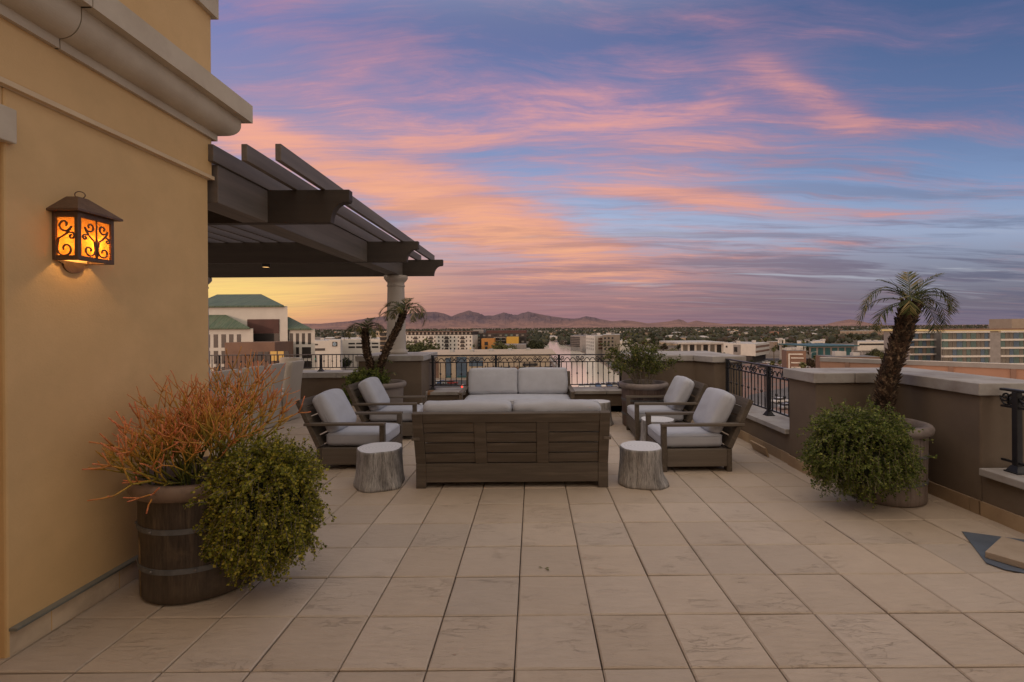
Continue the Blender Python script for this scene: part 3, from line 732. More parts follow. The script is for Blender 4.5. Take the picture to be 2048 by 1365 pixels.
# slipcovered dining chairs
def slipchair(label, x, y, rz, seed, hgt=1.08):
    t = thing('dining_chair', label, 'dining chair', (x, y, 0), 'slipcovered dining chairs by the house corner'); t.rotation_euler = (0, 0, 0)
    m = MB(); Rz = Matrix.Translation((x, y, 0)) @ Matrix.Rotation(rz, 4, 'Z')
    # back faces -x side at x=-.26 ; chair faces +x
    def ring(z, k):
        lean = -.10*max(0, (z-.42)/.66)**1.2; fl = .018*(1-z/hgt)
        x0_, x1_ = -.26+lean-fl, -.16+lean; hw = .225+fl+(.012 if z > .9 else 0)
        pts = []
        rr = .03
        for (cx_, cy_, a0) in ((x1_-rr, hw-rr, 0), (x0_+rr, hw-rr, PI/2), (x0_+rr, -hw+rr, PI), (x1_-rr, -hw+rr, 3*PI/2)):
            for q in range(4):
                a = a0+q*PI/6; pts.append([cx_+rr*math.cos(a), cy_+rr*math.sin(a), z])
        # densify straight sides
        out = []
        for i in range(len(pts)):
            p, q = pts[i], pts[(i+1) % len(pts)]; out.append(p)
            L_ = math.dist(p, q)
            if L_ > .06:
                for w in range(1, 8): out.append([p[j]+(q[j]-p[j])*w/8 for j in range(3)])
        res = []
        for p in out:
            f = noise.noise(Vector((p[0]*9+seed, p[1]*9, z*1.6)))*.016*(1.15-z/hgt)+noise.noise(Vector((p[0]*3+seed, p[1]*3+z*5, 2)))*.008
            d = Vector((p[0]+.2-lean, p[1], 0)); d = d.normalized() if d.length else d
            res.append(Vector(p)+d*f)
        return res
    rings = [ring(z, 0) for z in [.012]+[hgt*k/16 for k in range(1, 17)]]
    n = len(rings[0]); vs = [p for r_ in rings for p in r_]
    top = [Vector((p.x*.0+(p.x), p.y*.9, hgt+.012)) for p in rings[-1]]
    vs += top
    fs = [(i*n+k, i*n+(k+1) % n, (i+1)*n+(k+1) % n, (i+1)*n+k) for i in range(len(rings)) for k in range(n)]+[tuple(range(len(rings)*n, (len(rings)+1)*n))]
    m.xf = Rz; m._add(vs, fs, 0, True); m.build('back_cover', M['slip'], t)
    m = MB(); m.xf = Rz
    prof = []
    def ring2(z):
        fl = .02*(1-z/.47); x0_, x1_ = -.15, .25+fl; hw = .225+fl; o_ = []
        for i in range(40):
            a = 2*PI*i/40; cx_, cy_ = math.cos(a), math.sin(a); k = 1/max(abs(cx_), abs(cy_)); k = min(k, 1.28)
            f = 1+.05*noise.noise(Vector((cx_*3+seed, cy_*3, z*1.5)))*(1-z/.6)
            o_.append(((x0_+x1_)/2+cx_*k*(x1_-x0_)/2*f, cy_*k*hw*f, z))
        return o_
    rs_ = [ring2(z) for z in (.012, .12, .24, .36, .44, .47)]
    vs = [p for r_ in rs_ for p in r_]; n = 40
    m._add(vs, [(i*n+k, i*n+(k+1) % n, (i+1)*n+(k+1) % n, (i+1)*n+k) for i in range(5) for k in range(n)]+[tuple(range(5*n, 6*n))], 0, True)
    m.build('seat_cover', M['slip'], t)
    return t
slipchair('cream slipcovered chair seen from behind, rightmost of its row, nearest the railing', -4.78, 8.88, PI, 1)
slipchair('cream slipcovered chair seen from behind, second in its row from the railing', -4.81, 8.25, PI, 6)
slipchair('cream slipcovered chair seen from behind, third in its row, behind the orange stems', -4.84, 7.62, PI, 11)
slipchair('cream slipcovered chair seen from behind, last in its row next to the house corner', -4.87, 7.0, PI, 16)
slipchair('cream slipcovered chair on the far side of the table, by the house corner', -6.22, 8.72, 0, 21)
slipchair('cream slipcovered chair at the head of the table, turned toward the terrace', -5.20, 9.72, -PI/2-.12, 26)
dt = thing('dining_table', 'long dining table between the slipcovered chairs', 'table', (-5.55, 7.9, 0))
MB().box(-5.95, -5.10, 6.5, 9.25, .70, .745).build('table_top', M['teak'], dt, bevel=.006)
for sx in (-5.88, -5.17):
    for sy in (6.6, 9.15): MB().box(sx-.04, sx+.04, sy-.04, sy+.04, 0, .70).build('leg', M['teak'], dt)

# ---- slate sheet and loose paver
m = MB()
sp = [(3.49, 3.84), (3.20, 3.335), (3.24, 3.24), (3.45, 3.13), (4.00, 3.10), (3.99, 3.62)]
m.prism(list(reversed(sp)), .006, .010)
tag(m.build('slate_sheet', M['slate']), 'thin blue-grey sheet lying flat under the loose paver at right', 'sheet')
d1 = Vector((.36, .24)).normalized(); d2 = Vector((.24, -.36)).normalized(); a0 = Vector((3.255, 3.40))
q = [a0, a0+d2*TS, a0+d2*TS+d1*TS, a0+d1*TS]
tag(MB().prism([(p.x, p.y) for p in q], .0115, .058).build('loose_paver', M['paver'], None, bevel=.004, seg=2), 'beige loose paver set diagonally on the blue-grey sheet', 'paver')

# ================================================================== planters and plants
def pot(name, label, x, y, rt, rb, h, mb_, mr, bands=True, drip=False):
    t = thing(name, label, 'planter', (x, y, 0))
    rw = lambda z: rb+(rt-.045-rb)*(z/h)**.9
    prof = [(0, .004), (rb-.02, .004), (rb, .02)]+[(rw(z), z) for z in [h*k/10 for k in range(1, 9)]]+[(rw(h*.88), h*.88)]
    MB().lathe(prof, 56, (x, y)).build('pot_body', mb_, t)
    rm = [(rw(h*.88)-.003, h-.105), (rt-.022, h-.095)]+[(rt-.032+.032*math.cos(a), h-.05+.045*math.sin(a)) for a in [-PI/2+.3+k*(PI-.3)/9 for k in range(10)]]+[(rt-.075, h-.008), (rt-.08, h-.09), (rt-.085, h-.1)]
    MB().lathe(rm, 56, (x, y)).build('rim', mr, t)
    m = MB(); 
    for k in range(9):
        rr = (rt-.083)*(1-k/9); rr2 = (rt-.083)*(1-(k+1)/9)
        vs = [(x+r_*math.cos(a), y+r_*math.sin(a), h-.10+.02*noise.noise(Vector((r_*9*math.cos(a), r_*9*math.sin(a), x)))) for r_ in (rr, max(rr2, .001)) for a in [w*2*PI/24 for w in range(24)]]
        m._add(vs, [(w, (w+1) % 24, 24+(w+1) % 24, 24+w) for w in range(24)])
    m.build('soil', M['soil'], t)
    if bands:
        for zb_ in (.215, .46):
            z0_, z1_ = zb_-.016, zb_+.016
            bo = MB().lathe([(rw(z0_)-.002, z0_), (rw(z0_)+.006, z0_), (rw(z1_)+.006, z1_), (rw(z1_)-.002, z1_)], 56, (x, y), smooth=False).build('band', M['band'], t)
            for k in range(9):
                a = k*2*PI/9+.25; r_ = rw(zb_)+.008
                m = MB(); m.sphere((x+r_*math.cos(a), y+r_*math.sin(a), zb_), .0095, 2, smooth=True); m.build('bolt', M['bolt'], bo)
    if drip:
        m = MB(); a0_ = R(-128)
        pts = []
        zs = [.40, .34, .27, .2, .12, .06, .03]; ws = [.006, .026, .024, .020, .014, .016, .016]
        vs = []
        for z, w in zip(zs, ws):
            r_ = rw(z)+.0015; da = w/r_; sh = (.4-z)*.12
            vs += [(x+r_*math.cos(a0_-da+sh*.3), y+r_*math.sin(a0_-da+sh*.3), z), (x+r_*math.cos(a0_+da+sh*.3), y+r_*math.sin(a0_+da+sh*.3), z)]
        m._add(vs, [(2*i, 2*i+1, 2*i+3, 2*i+2) for i in range(len(zs)-1)], 0, True)
        m.build('mineral_streak', mat('mineral_streak', (.3, .22, .13), (.18, .13, .08), 20, .8), t)
    return t
PX1, PY1 = -2.25, 3.25
pot('planter', 'dark stained stave planter with two metal bands by the golden wall', PX1, PY1, .425, .37, .745, M['pot_dark'], M['pot_rim'], drip=True)
PX2, PY2 = 3.47, 4.68
pot('planter', 'grey-brown banded planter holding the leaning palm at right', PX2, PY2, .40, .34, .75, M['pot_grey'], M['pot_rim_grey'])
PX3, PY3 = 1.90, 8.13
pot('planter', 'dark brown stave planter with a wide rim behind the right armchairs', PX3, PY3, .42, .36, .75, M['pot_red'], M['pot_rim_grey'])
PX4, PY4 = -2.70, 8.42
pot('planter', 'plain grey-tan planter holding the twin palms in front of the tall pier', PX4, PY4, .415, .33, .75, M['plastic_pot'], M['plastic_pot'], bands=False)

def leaf_quads(pos, dirs, ln, wd, fold=.25):
    # pos (N,3), dirs (N,3) unit leaf axis; returns rhombus quads
    N = len(pos); r = rng.normal(size=(N, 3)); side = np.cross(dirs, r); side /= np.linalg.norm(side, axis=1, keepdims=True)+1e-9
    nrm = np.cross(dirs, side)
    ln = np.asarray(ln).reshape(-1, 1); wd = np.asarray(wd).reshape(-1, 1)
    a = pos; b_ = pos+dirs*ln*.55+side*wd*.5+nrm*ln*fold*.3; c_ = pos+dirs*ln; d = pos+dirs*ln*.55-side*wd*.5+nrm*ln*fold*.3
    return np.stack([a, b_, c_, d], axis=1)
def trailing(name, label, c, rad, leaf_m, n_sprig, pot_c, seed, leaf=.017, zlow=.05, cat='plant', core=.84):
    rng_ = np.random.default_rng(seed); random.seed(seed)
    t = thing(name, label, cat, (pot_c[0], pot_c[1], .66))
    C_ = np.array(c); Rd = np.array(rad)
    lump = lambda d: 1+.23*noise.noise(Vector((d[0]*2.2+seed, d[1]*2.2, d[2]*2.2)))+.17*noise.noise(Vector((d[0]*5.5+seed, d[1]*5.5, d[2]*5.5)))
    P_, D_ = [], []; st = MB()
    for k in range(n_sprig):
        d = rng_.normal(size=3); d /= np.linalg.norm(d)
        if d[2] < -.55 and rng_.random() < .6: d[2] = abs(d[2])
        depth = 1-.30*rng_.random()**1.7
        stray = rng_.random() < .03
        if stray: depth = 1.0+.10*rng_.random()
        p = C_+Rd*d*lump(d)*depth
        tang = np.array([d[0]*.35, d[1]*.35, -(.9)])+rng_.normal(size=3)*.28
        if stray: tang = d*1.1+np.array([0, 0, .15])+rng_.normal(size=3)*.45
        elif d[2] > .45: tang = np.array([d[0], d[1], 0])*1.0+rng_.normal(size=3)*.55
        tang /= np.linalg.norm(tang)
        L_ = .07+.10*rng_.random(); nseg = int(L_/.0085)
        pts = []
        for q in range(nseg):
            s_ = q/nseg
            tang = tang+np.array([0, 0, -.035])+rng_.normal(size=3)*.035; tang /= np.linalg.norm(tang)
            p = p+tang*.0085
            if p[2] < zlow: break
            pts.append(p.copy())
            for sgn in (0, 1):
                o_ = rng_.normal(size=3); o_ -= tang*np.dot(o_, tang); o_ /= np.linalg.norm(o_)+1e-9
                dd = o_*.85+tang*.45; dd /= np.linalg.norm(dd)
                P_.append(p+o_*.002); D_.append(dd)
        if len(pts) > 3: st.tube([tuple(x) for x in pts[::4]], .0016, 3, smooth=False, cap=False)
    P_ = np.array(P_); D_ = np.array(D_); N = len(P_)
    ln = leaf*(.5+.9*rng_.random(N)**1.5); q = leaf_quads(P_, D_, ln, ln*.75)
    MB().quads(q).build('foliage', leaf_m, t)
    st.build('stem', M['twig'], t)
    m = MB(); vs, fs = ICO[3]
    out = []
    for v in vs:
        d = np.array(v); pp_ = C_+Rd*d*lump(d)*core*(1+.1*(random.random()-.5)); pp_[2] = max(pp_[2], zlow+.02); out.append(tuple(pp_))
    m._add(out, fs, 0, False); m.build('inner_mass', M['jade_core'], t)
    return t, N
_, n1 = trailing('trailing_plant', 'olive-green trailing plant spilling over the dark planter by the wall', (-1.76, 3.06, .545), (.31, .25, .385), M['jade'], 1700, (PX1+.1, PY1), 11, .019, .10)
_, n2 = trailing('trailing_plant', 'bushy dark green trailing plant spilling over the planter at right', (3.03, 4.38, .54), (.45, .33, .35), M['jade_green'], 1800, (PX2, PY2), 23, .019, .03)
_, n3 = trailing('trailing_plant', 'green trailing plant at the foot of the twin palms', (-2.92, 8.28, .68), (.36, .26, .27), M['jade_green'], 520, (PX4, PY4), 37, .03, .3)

# fire-stick plant
def firestick():
    random.seed(5)
    t = thing('pencil_cactus', 'orange-red pencil-stemmed cactus growing from the dark planter', 'cactus', (PX1, PY1, .65))
    m = MB()
    def br(p, d, L_, r, g, tipv):
        n = 4; pts = [p]; dd = d.copy()
        for k in range(n):
            dd = (dd+Vector((random.gauss(0, .07), random.gauss(0, .07), random.gauss(.03, .05)))).normalized()
            q = pts[-1]+dd*L_/n
            if q.x < WX+.02: q.x = WX+.02+random.random()*.01; dd.x = abs(dd.x)*.2
            pts.append(q)
        t1 = min(1, tipv+.14+random.random()*.08)
        aa = [tipv+(t1-tipv)*k/n for k in range(n+1)]
        m.tube(pts, [r*(1-.18*k/n) for k in range(n+1)], 5, a=aa, cap=True)
        if g <= 0: return
        kids = random.choice([2, 2, 3, 3]) if g > 1 else random.choice([2, 2, 3])
        base = random.random()*2*PI
        for k in range(kids):
            ax = dd.orthogonal().normalized(); ax = Matrix.Rotation(base+k*2*PI/kids+random.gauss(0, .3), 3, dd) @ ax
            sp = random.uniform(.3, .72)
            nd = (dd*math.cos(sp)+ax*math.sin(sp)+Vector((0, 0, .12))).normalized()
            br(pts[-1], nd, L_*random.uniform(.62, 1.0), r*.86, g-1, t1)
    for k in range(40):
        a = random.random()*2*PI; rr = .27*math.sqrt(random.random())
        p = Vector((PX1+rr*math.cos(a)-.05, PY1+rr*math.sin(a), .62))
        out = Vector((math.cos(a), math.sin(a), 0))*random.uniform(.05, .42)*(.4+rr/.27)
        d = (out+Vector((random.gauss(.05, .15), random.gauss(.05, .15), 1))).normalized()
        sk = .92+.34*(math.cos(a)*.8+math.sin(a)*.6)*rr/.27
        if d.x < 0: d = Vector((d.x*.8, d.y, d.z)).normalized()
        br(p, d, sk*random.uniform(.14, .25), random.uniform(.0050, .0066), random.choice([3, 4, 4, 4]), random.uniform(0, .12))
    for (dx, dy, dz, L_) in ((-.35, -.85, .75, .19), (-.3, -1, .6, .17), (-.2, -.9, .15, .12), (-.3, -.8, 1.0, .2), (.5, .6, 1.3, .22), (.5, 1, 1.1, .2)):
        br(Vector((PX1+dx*.2, PY1+dy*.2, .70)), Vector((dx, dy, dz)).normalized(), L_, .0075, 3, .3)
    m.build('stem', M['fire'], t, attr='tip')
firestick()

# palms
def frond(mb, base, az, el, L_, droop, nl=30, ll=.16, seedv=0, lw=.007):
    pts = [Vector(base)]; a = el; n = 16; dirs = []
    for k in range(n):
        d = Vector((math.cos(az)*math.cos(a), math.sin(az)*math.cos(a), math.sin(a))); dirs.append(d)
        pts.append(pts[-1]+d*L_/n); a -= droop/n*(1.0+.9*k/n)
    dirs.append(dirs[-1])
    mb.tube(pts, [.0055*(1-.8*k/n) for k in range(n+1)], 4, cap=False)
    side0 = Vector((-math.sin(az), math.cos(az), 0)); Q = []
    for k in range(nl):
        s_ = .13+.87*k/(nl-1); f = s_*n; i = min(n-1, int(f)); p = pts[i].lerp(pts[i+1], f-i); d = dirs[i]
        up = side0.cross(d).normalized()*-1
        env = math.sin(PI*min(1, .18+s_*.82))**.55
        for sg in (-1, 1):
            if random.random() < .06: continue
            l_ = ll*env*random.uniform(.8, 1.12)
            dd = (side0*sg*random.uniform(.65, .9)+d*random.uniform(.7, 1.0)+Vector((0, 0, random.uniform(-.15, .12)))).normalized()
            w = dd.cross(up).normalized()*lw*.5
            mid = p+dd*l_*.5+Vector((0, 0, -.006)); tip = p+dd*l_+Vector((0, 0, -l_*random.uniform(.04, .26)))
            b0 = len(mb.v)
            mb._add([p-w*.6, p+w*.6, mid+w, mid-w, tip], [(0, 1, 2, 3), (3, 2, 4)])
def palm(label, base, pts, r0, r1, fronds, group=None, ll=.16, seed=3, nl=30, lw=.007, boots=300):
    random.seed(seed)
    t = thing('pygmy_palm', label, 'palm', base, group)
    pts = [Vector(p) for p in pts]
    # smooth path
    path = []; 
    for i in range(len(pts)-1):
        p0, p1, p2, p3 = pts[max(i-1, 0)], pts[i], pts[i+1], pts[min(i+2, len(pts)-1)]
        for k in range(8):
            s_ = k/8; path.append(.5*((2*p1)+(-p0+p2)*s_+(2*p0-5*p1+4*p2-p3)*s_*s_+(-p0+3*p1-3*p2+p3)*s_**3))
    path.append(pts[-1]); n = len(path)
    rad = [(r0+(r1-r0)*(i/(n-1)))*(1+.10*noise.noise(Vector((i*.7, seed, 0)))) for i in range(n)]
    m = MB(); m.tube(path, [r_*.78 for r_ in rad], 14)
    for k in range(boots):
        f = (k/boots)**.95*(n-1.001); i = int(f); p = path[i].lerp(path[i+1], f-i); d = (path[i+1]-path[i]).normalized()
        a = k*2.399+random.gauss(0, .12); ax = d.orthogonal().normalized(); ax = Matrix.Rotation(a, 3, d) @ ax; rr = rad[i]
        sd = d.cross(ax).normalized(); w = rr*random.uniform(.3, .42); l_ = random.uniform(.035, .075); o_ = rr*random.uniform(.28, .62)
        b0 = p+ax*rr*.70
        tip = b0+ax*o_+d*l_
        m._add([b0-sd*w-d*.012, b0+sd*w-d*.012, b0+sd*w*.45+ax*o_*.6+d*l_*.5, b0-sd*w*.45+ax*o_*.6+d*l_*.5, tip, b0+d*l_*.6, b0+ax*o_*.28-d*.006],
               [(0, 6, 3), (6, 1, 2), (6, 2, 3), (3, 2, 4), (0, 3, 5), (1, 5, 2), (3, 4, 5), (2, 5, 4)])
    m.build('trunk', M['palm_trunk'], t)
    top = path[-1]
    for (az, el, L_, dr) in fronds:
        m = MB(); frond(m, top+Vector((math.cos(R(az))*.015, math.sin(R(az))*.015, -.01)), R(az), R(el), L_, R(dr), nl, ll, lw=lw); m.build('frond', M['frond'], t)
    return t
fr2 = [(183, 52, .66, 105), (176, 28, .66, 88), (190, 10, .56, 80), (172, 66, .62, 125), (196, 70, .40, 45), (150, 74, .40, 50), (60, 80, .38, 22),
       (0, 54, .62, 122), (8, 30, .60, 108), (-8, 66, .60, 140), (15, 8, .52, 92), (-14, 44, .56, 125), (-5, 74, .44, 45), (30, 60, .5, 115),
       (-90, 55, .40, 120), (-130, 48, .46, 120), (-50, 50, .46, 125), (120, 48, .46, 115), (165, -2, .46, 70), (-2, -8, .46, 70)]
palm('leaning pygmy palm with shaggy trunk in the grey planter at right', (PX2+.1, PY2+.1, .65),
     [(3.62, 4.86, .60), (3.63, 4.86, .95), (3.70, 4.87, 1.25), (3.83, 4.88, 1.6), (3.92, 4.88, 1.93)], .092, .092, [f for i, f in enumerate(fr2) if i not in (4, 11, 14, 17, 19)], ll=.18, seed=8, nl=27, boots=420, lw=.0095)
frA = [(a+random.uniform(-8, 8), e, l_, d) for (a, e, l_, d) in ((180, 45, .36, 110), (200, 25, .34, 90), (150, 60, .36, 110), (0, 50, .36, 110), (20, 30, .34, 95), (-20, 62, .34, 110), (90, 72, .3, 60), (-90, 60, .3, 110), (60, 50, .32, 100), (-130, 40, .34, 110), (120, 30, .3, 90), (-50, 40, .34, 110), (175, 5, .28, 60), (5, 5, .28, 60))]
frB = [(a+random.uniform(-8, 8), e, l_*1.05, d) for (a, e, l_, d) in ((178, 50, .36, 100), (195, 20, .36, 70), (160, 68, .34, 90), (0, 48, .40, 130), (18, 28, .38, 120), (-18, 66, .40, 140), (90, 75, .3, 60), (-90, 60, .3, 110), (50, 50, .36, 120), (-130, 40, .34, 110), (130, 35, .3, 90), (-45, 45, .38, 130), (185, 2, .3, 50))]
palm('shorter palm of the twin palms, upright in the grey-tan planter', (-2.80, 8.4, .65), [(-2.83, 8.42, .55), (-2.88, 8.42, .95), (-2.98, 8.42, 1.3), (-3.0, 8.42, 1.68)], .07, .075, [(a, e, l*1.35, d) for a, e, l, d in frA[:12]], ll=.17, seed=12, nl=24, lw=.013, boots=200)
palm('taller palm of the twin palms, leaning right before the column', (-2.68, 8.38, .65), [(-2.72, 8.4, .55), (-2.74, 8.4, .95), (-2.60, 8.4, 1.35), (-2.42, 8.4, 1.7), (-2.30, 8.4, 2.0)], .07, .07, [(a, e, l*1.45, d) for a, e, l, d in frB[:12]], ll=.18, seed=14, nl=26, lw=.013, boots=240)
# offshoots around the base of the twin palms
m = MB(); random.seed(4)
t = thing('pygmy_palm', 'short leafy palm offshoots between the twin palm trunks', 'palm', (-2.75, 8.4, .65))
for k in range(16):
    m = MB(); frond(m, (-2.75+random.uniform(-.12, .12), 8.35+random.uniform(-.08, .08), .72+random.uniform(0, .35)), random.uniform(0, 2*PI), R(random.uniform(20, 75)), random.uniform(.22, .34), R(90), 14, .12, lw=.010); m.build('frond', M['frond'], t)

# leafy bush in the right rear pot
def bush():
    random.seed(21); rng_ = np.random.default_rng(21)
    t = thing('bush', 'airy leafy bush with bare lower stems in the wide-rimmed planter', 'bush', (PX3, PY3, .65))
    m = MB(); P_, D_ = [], []
    for k in range(26):
        a = random.random()*2*PI; p = Vector((PX3+.10*math.cos(a), PY3+.10*math.sin(a), .63)); rr = random.uniform(.1, .62)
        tgt = Vector((PX3-.02+rr*math.cos(a)*1.15, PY3+rr*math.sin(a)*.75, random.uniform(1.15, 1.68)-rr*.25))
        pts = []
        for q in range(9):
            s_ = q/8; pt = p.lerp(tgt, s_); pt.z += .14*math.sin(PI*s_)*rr*1.3; pt += Vector((random.gauss(0, .012), random.gauss(0, .012), 0)); pts.append(pt)
        m.tube(pts, [.008*(1-.8*q/8) for q in range(9)], 5)
        for q in range(int(15+rr*30)):
            s_ = random.uniform(.42, 1.0); f = s_*8; i = min(7, int(f)); b0 = pts[i].lerp(pts[i+1], f-i)
            dd = Vector((random.gauss(0, 1), random.gauss(0, 1), random.gauss(.1, .7))).normalized(); L_ = random.uniform(.06, .19)
            e_ = b0+dd*L_+Vector((0, 0, -.02)); m.tube([b0, b0.lerp(e_, .5)+Vector((0, 0, .012)), e_], .0016, 3, cap=False)
            for w in range(int(L_/.0115)):
                s2 = random.random(); c_ = b0.lerp(e_, s2)
                v = rng_.normal(size=3); v[2] -= .25; v /= np.linalg.norm(v); P_.append(np.array(c_)); D_.append(v)
    m.build('stem', M['twig'], t)
    P_ = np.array(P_); D_ = np.array(D_); N = len(P_); ln = .034*(.6+.7*rng_.random(N))
    MB().quads(leaf_quads(P_, D_, ln, ln*.62)).build('foliage', M['bushleaf'], t)
bush()
# fallen leaf
m = MB(); c0 = G(1089, 1139, 0)
for k, (dx, dy, a) in enumerate(((0, 0, .2), (-.012, .006, 2.6), (.01, -.004, -.9))):
    d = Vector((math.cos(a), math.sin(a), 0)); n_ = Vector((-d.y, d.x, 0)); b0 = Vector((c0.x+dx, c0.y+dy, .004))
    m._add([b0, b0+d*.02+n_*.007+Vector((0, 0, .006)), b0+d*.036+Vector((0, 0, .002)), b0+d*.02-n_*.007+Vector((0, 0, .004))], [(0, 1, 2, 3)])
tag(m.build('fallen_leaf', M['fallen']), 'small green fallen leaf on the open tiles before the sofa', 'leaf')
# ================================================================== the city around, street level GZ
random.seed(99)
M['white_wall'] = mat('white_wall', (.56, .53, .48), (.50, .47, .43), .5, .9)
M['cream_wall'] = mat('cream_wall', (.48, .38, .28), (.42, .33, .24), .5, .9)
M['grey_wall'] = mat('grey_wall', (.26, .24, .23), (.2, .185, .175), .5, .9)
M['tan_wall'] = mat('tan_wall', (.29, .24, .19), (.25, .20, .155), .5, .9)
M['brown_wall'] = mat('brown_wall', (.2, .12, .085), (.16, .095, .07), .5, .9)
M['maroon'] = mat('maroon_panel', (.085, .035, .03), (.06, .026, .022), .5, .7)
M['orange_wall'] = mat('orange_wall', (.42, .20, .06), (.36, .17, .05), .5, .9)
M['yellow_wall'] = mat('yellow_wall', (.50, .31, .06), (.43, .26, .05), .5, .9)
M['dark_wall'] = mat('dark_wall', (.055, .045, .042), (.035, .03, .03), .5, .8)
M['roof_white'] = mat('flat_roof', (.48, .46, .44), (.38, .36, .34), .3, .9)
M['roof_grey'] = mat('grey_roof', (.2, .19, .19), (.15, .145, .145), .3, .9)
M['roof_brown'] = mat('tile_roof', (.2, .11, .075), (.15, .085, .06), .6, .9)
M['teal'] = mat('teal_panel', (.035, .11, .12), (.025, .08, .09), .5, .5)
M['glass'] = mat('dark_glass', (.022, .02, .02), (.035, .03, .028), .4, .35, spec=.25)
M['glass_g'] = mat('green_glass', (.10, .15, .135), (.065, .10, .095), .25, .15, spec=.8, island=.35)
M['curtain'] = mat('curtained_glass', (.17, .15, .12), (.10, .09, .08), .6, .3, stretch=(6, 6, .3))
M['glass_b'] = mat('blue_glass', (.09, .13, .18), (.06, .09, .13), .3, .2, spec=.8)
M['lit'] = emis('lit_window', (1, .5, .14), .55)
M['ledlit'] = emis('cornice_glow', (1, .62, .25), .55)
M['peach'] = mat('peach_wall', (.33, .19, .13), (.29, .165, .115), .4, .9)
M['peach_dark'] = mat('peach_pier', (.22, .13, .095), (.19, .115, .085), .4, .9)
def patina():
    m, t = nt('patina_copper'); b = NB(t)
    tc = b.n('ShaderNodeTexCoord').outputs['Object']
    f = b.noise(b.mapping(tc, (3.5, .2, .3)), .9, 8, .7)
    col = b.ramp(f, [(.36, (.03, .05, .03, 1)), (.48, (.055, .09, .052, 1)), (.56, (.10, .135, .085, 1)), (.64, (.075, .055, .035, 1))])
    p = b.n('ShaderNodeBsdfPrincipled'); t.links.new(col, p.inputs['Base Color']); p.inputs['Roughness'].default_value = .7
    o = b.n('ShaderNodeOutputMaterial'); t.links.new(p.outputs[0], o.inputs[0]); return m
M['patina'] = patina()

# ---- ground
def ground_mat():
    m, t = nt('desert_city_ground'); b = NB(t)
    tc = b.n('ShaderNodeTexCoord').outputs['Object']
    f = b.noise(tc, .02, 8, .65); f2 = b.noise(tc, .0016, 6, .6)
    near = b.ramp(f, [(.36, (.10, .085, .065, 1)), (.5, (.19, .15, .115, 1)), (.6, (.26, .21, .17, 1))])
    far = b.ramp(f2, [(.35, (.05, .055, .035, 1)), (.62, (.13, .11, .08, 1))])
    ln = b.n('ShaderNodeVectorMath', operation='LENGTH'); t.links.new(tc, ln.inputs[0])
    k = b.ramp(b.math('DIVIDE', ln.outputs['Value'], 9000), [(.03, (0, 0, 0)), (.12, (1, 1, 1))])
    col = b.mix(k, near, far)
    haze_k = b.ramp(b.math('DIVIDE', ln.outputs['Value'], 12000), [(.3, (0, 0, 0)), (.85, (1, 1, 1))])
    col = b.mix(haze_k, col, (.26, .17, .15, 1))  # distance haze painted into the far ground colour
    p = b.n('ShaderNodeBsdfPrincipled'); t.links.new(col, p.inputs['Base Color']); p.inputs['Roughness'].default_value = .95; p.inputs['Specular IOR Level'].default_value = .1
    o = b.n('ShaderNodeOutputMaterial'); t.links.new(p.outputs[0], o.inputs[0]); return m
m = MB(); n = 64; ring = [150, 800, 3000, 9000, 40000]
m.lathe([(.001, GZ)]+[(r_, GZ) for r_ in ring], n, smooth=False)
tag(m.build('ground', ground_mat()), kind='structure')

M['asphalt'] = mat('asphalt', (.055, .052, .052), (.075, .07, .068), .3, .9)
M['asphalt_pale'] = mat('worn_asphalt', (.13, .12, .115), (.10, .095, .09), .15, .9)
M['dirt'] = mat('bank_dirt', (.20, .145, .105), (.15, .11, .08), .12, .95)
M['brick_paving'] = mat('brick_paving', (.25, .13, .09), (.2, .12, .09), .15, .9, c3=(.17, .15, .14))
M['concrete'] = mat('concrete_path', (.34, .30, .26), (.28, .25, .22), .2, .9)
def sheet(name, pts, mtl, z):
    pp_ = [G(x, y, GZ+z) if not hasattr(x, 'x') else x for x, y in pts]
    m = MB(); m._add([(p.x, p.y, GZ+z) for p in pp_], [tuple(range(len(pp_)))]); return tag(m.build(name, mtl), kind='structure')
def wmat():
    m, t = nt('canal_water_sky_tint'); b = NB(t)
    tc = b.n('ShaderNodeTexCoord').outputs['Object']
    p = b.n('ShaderNodeBsdfPrincipled'); p.inputs['Base Color'].default_value = (.88, .80, .65, 1); p.inputs['Roughness'].default_value = .12; p.inputs['Specular IOR Level'].default_value = .6  # bright sky reflection painted in as a cream base colour
    bp = b.n('ShaderNodeBump'); bp.inputs['Strength'].default_value = .12; bp.inputs['Distance'].default_value = .1
    t.links.new(b.noise(b.mapping(tc, (.5, .1, 1)), 1.2, 5, .6), bp.inputs['Height']); t.links.new(bp.outputs[0], p.inputs['Normal'])
    g = b.n('ShaderNodeBsdfGlossy'); g.inputs[0].default_value = (.95, .9, .85, 1); g.inputs[1].default_value = .08; t.links.new(bp.outputs[0], g.inputs['Normal'])
    mx = b.n('ShaderNodeMixShader', i_0=.12); t.links.new(p.outputs[0], mx.inputs[1]); t.links.new(g.outputs[0], mx.inputs[2])
    o = b.n('ShaderNodeOutputMaterial'); t.links.new(mx.outputs[0], o.inputs[0]); return m
sheet('canal_bank', [(1262, 800), (1102, 800), (1092, 720), (1076, 690), (1060, 679), (1100, 680), (1132, 681.5), (1180, 695), (1235, 722), (1330, 790)], M['dirt'], .03)
sheet('water', [(1250, 800), (1146, 800), (1134, 755), (1114, 725), (1098, 706), (1074, 682.5), (1086, 682), (1112, 685), (1140, 695), (1168, 707), (1205, 728), (1247, 757)], wmat(), .06)
sheet('path', [(1128, 790), (1120, 745), (1103, 722), (1088, 705), (1070, 688), (1074, 688), (1094, 705), (1108, 722), (1127, 745), (1137, 790)], M['concrete'], .09)
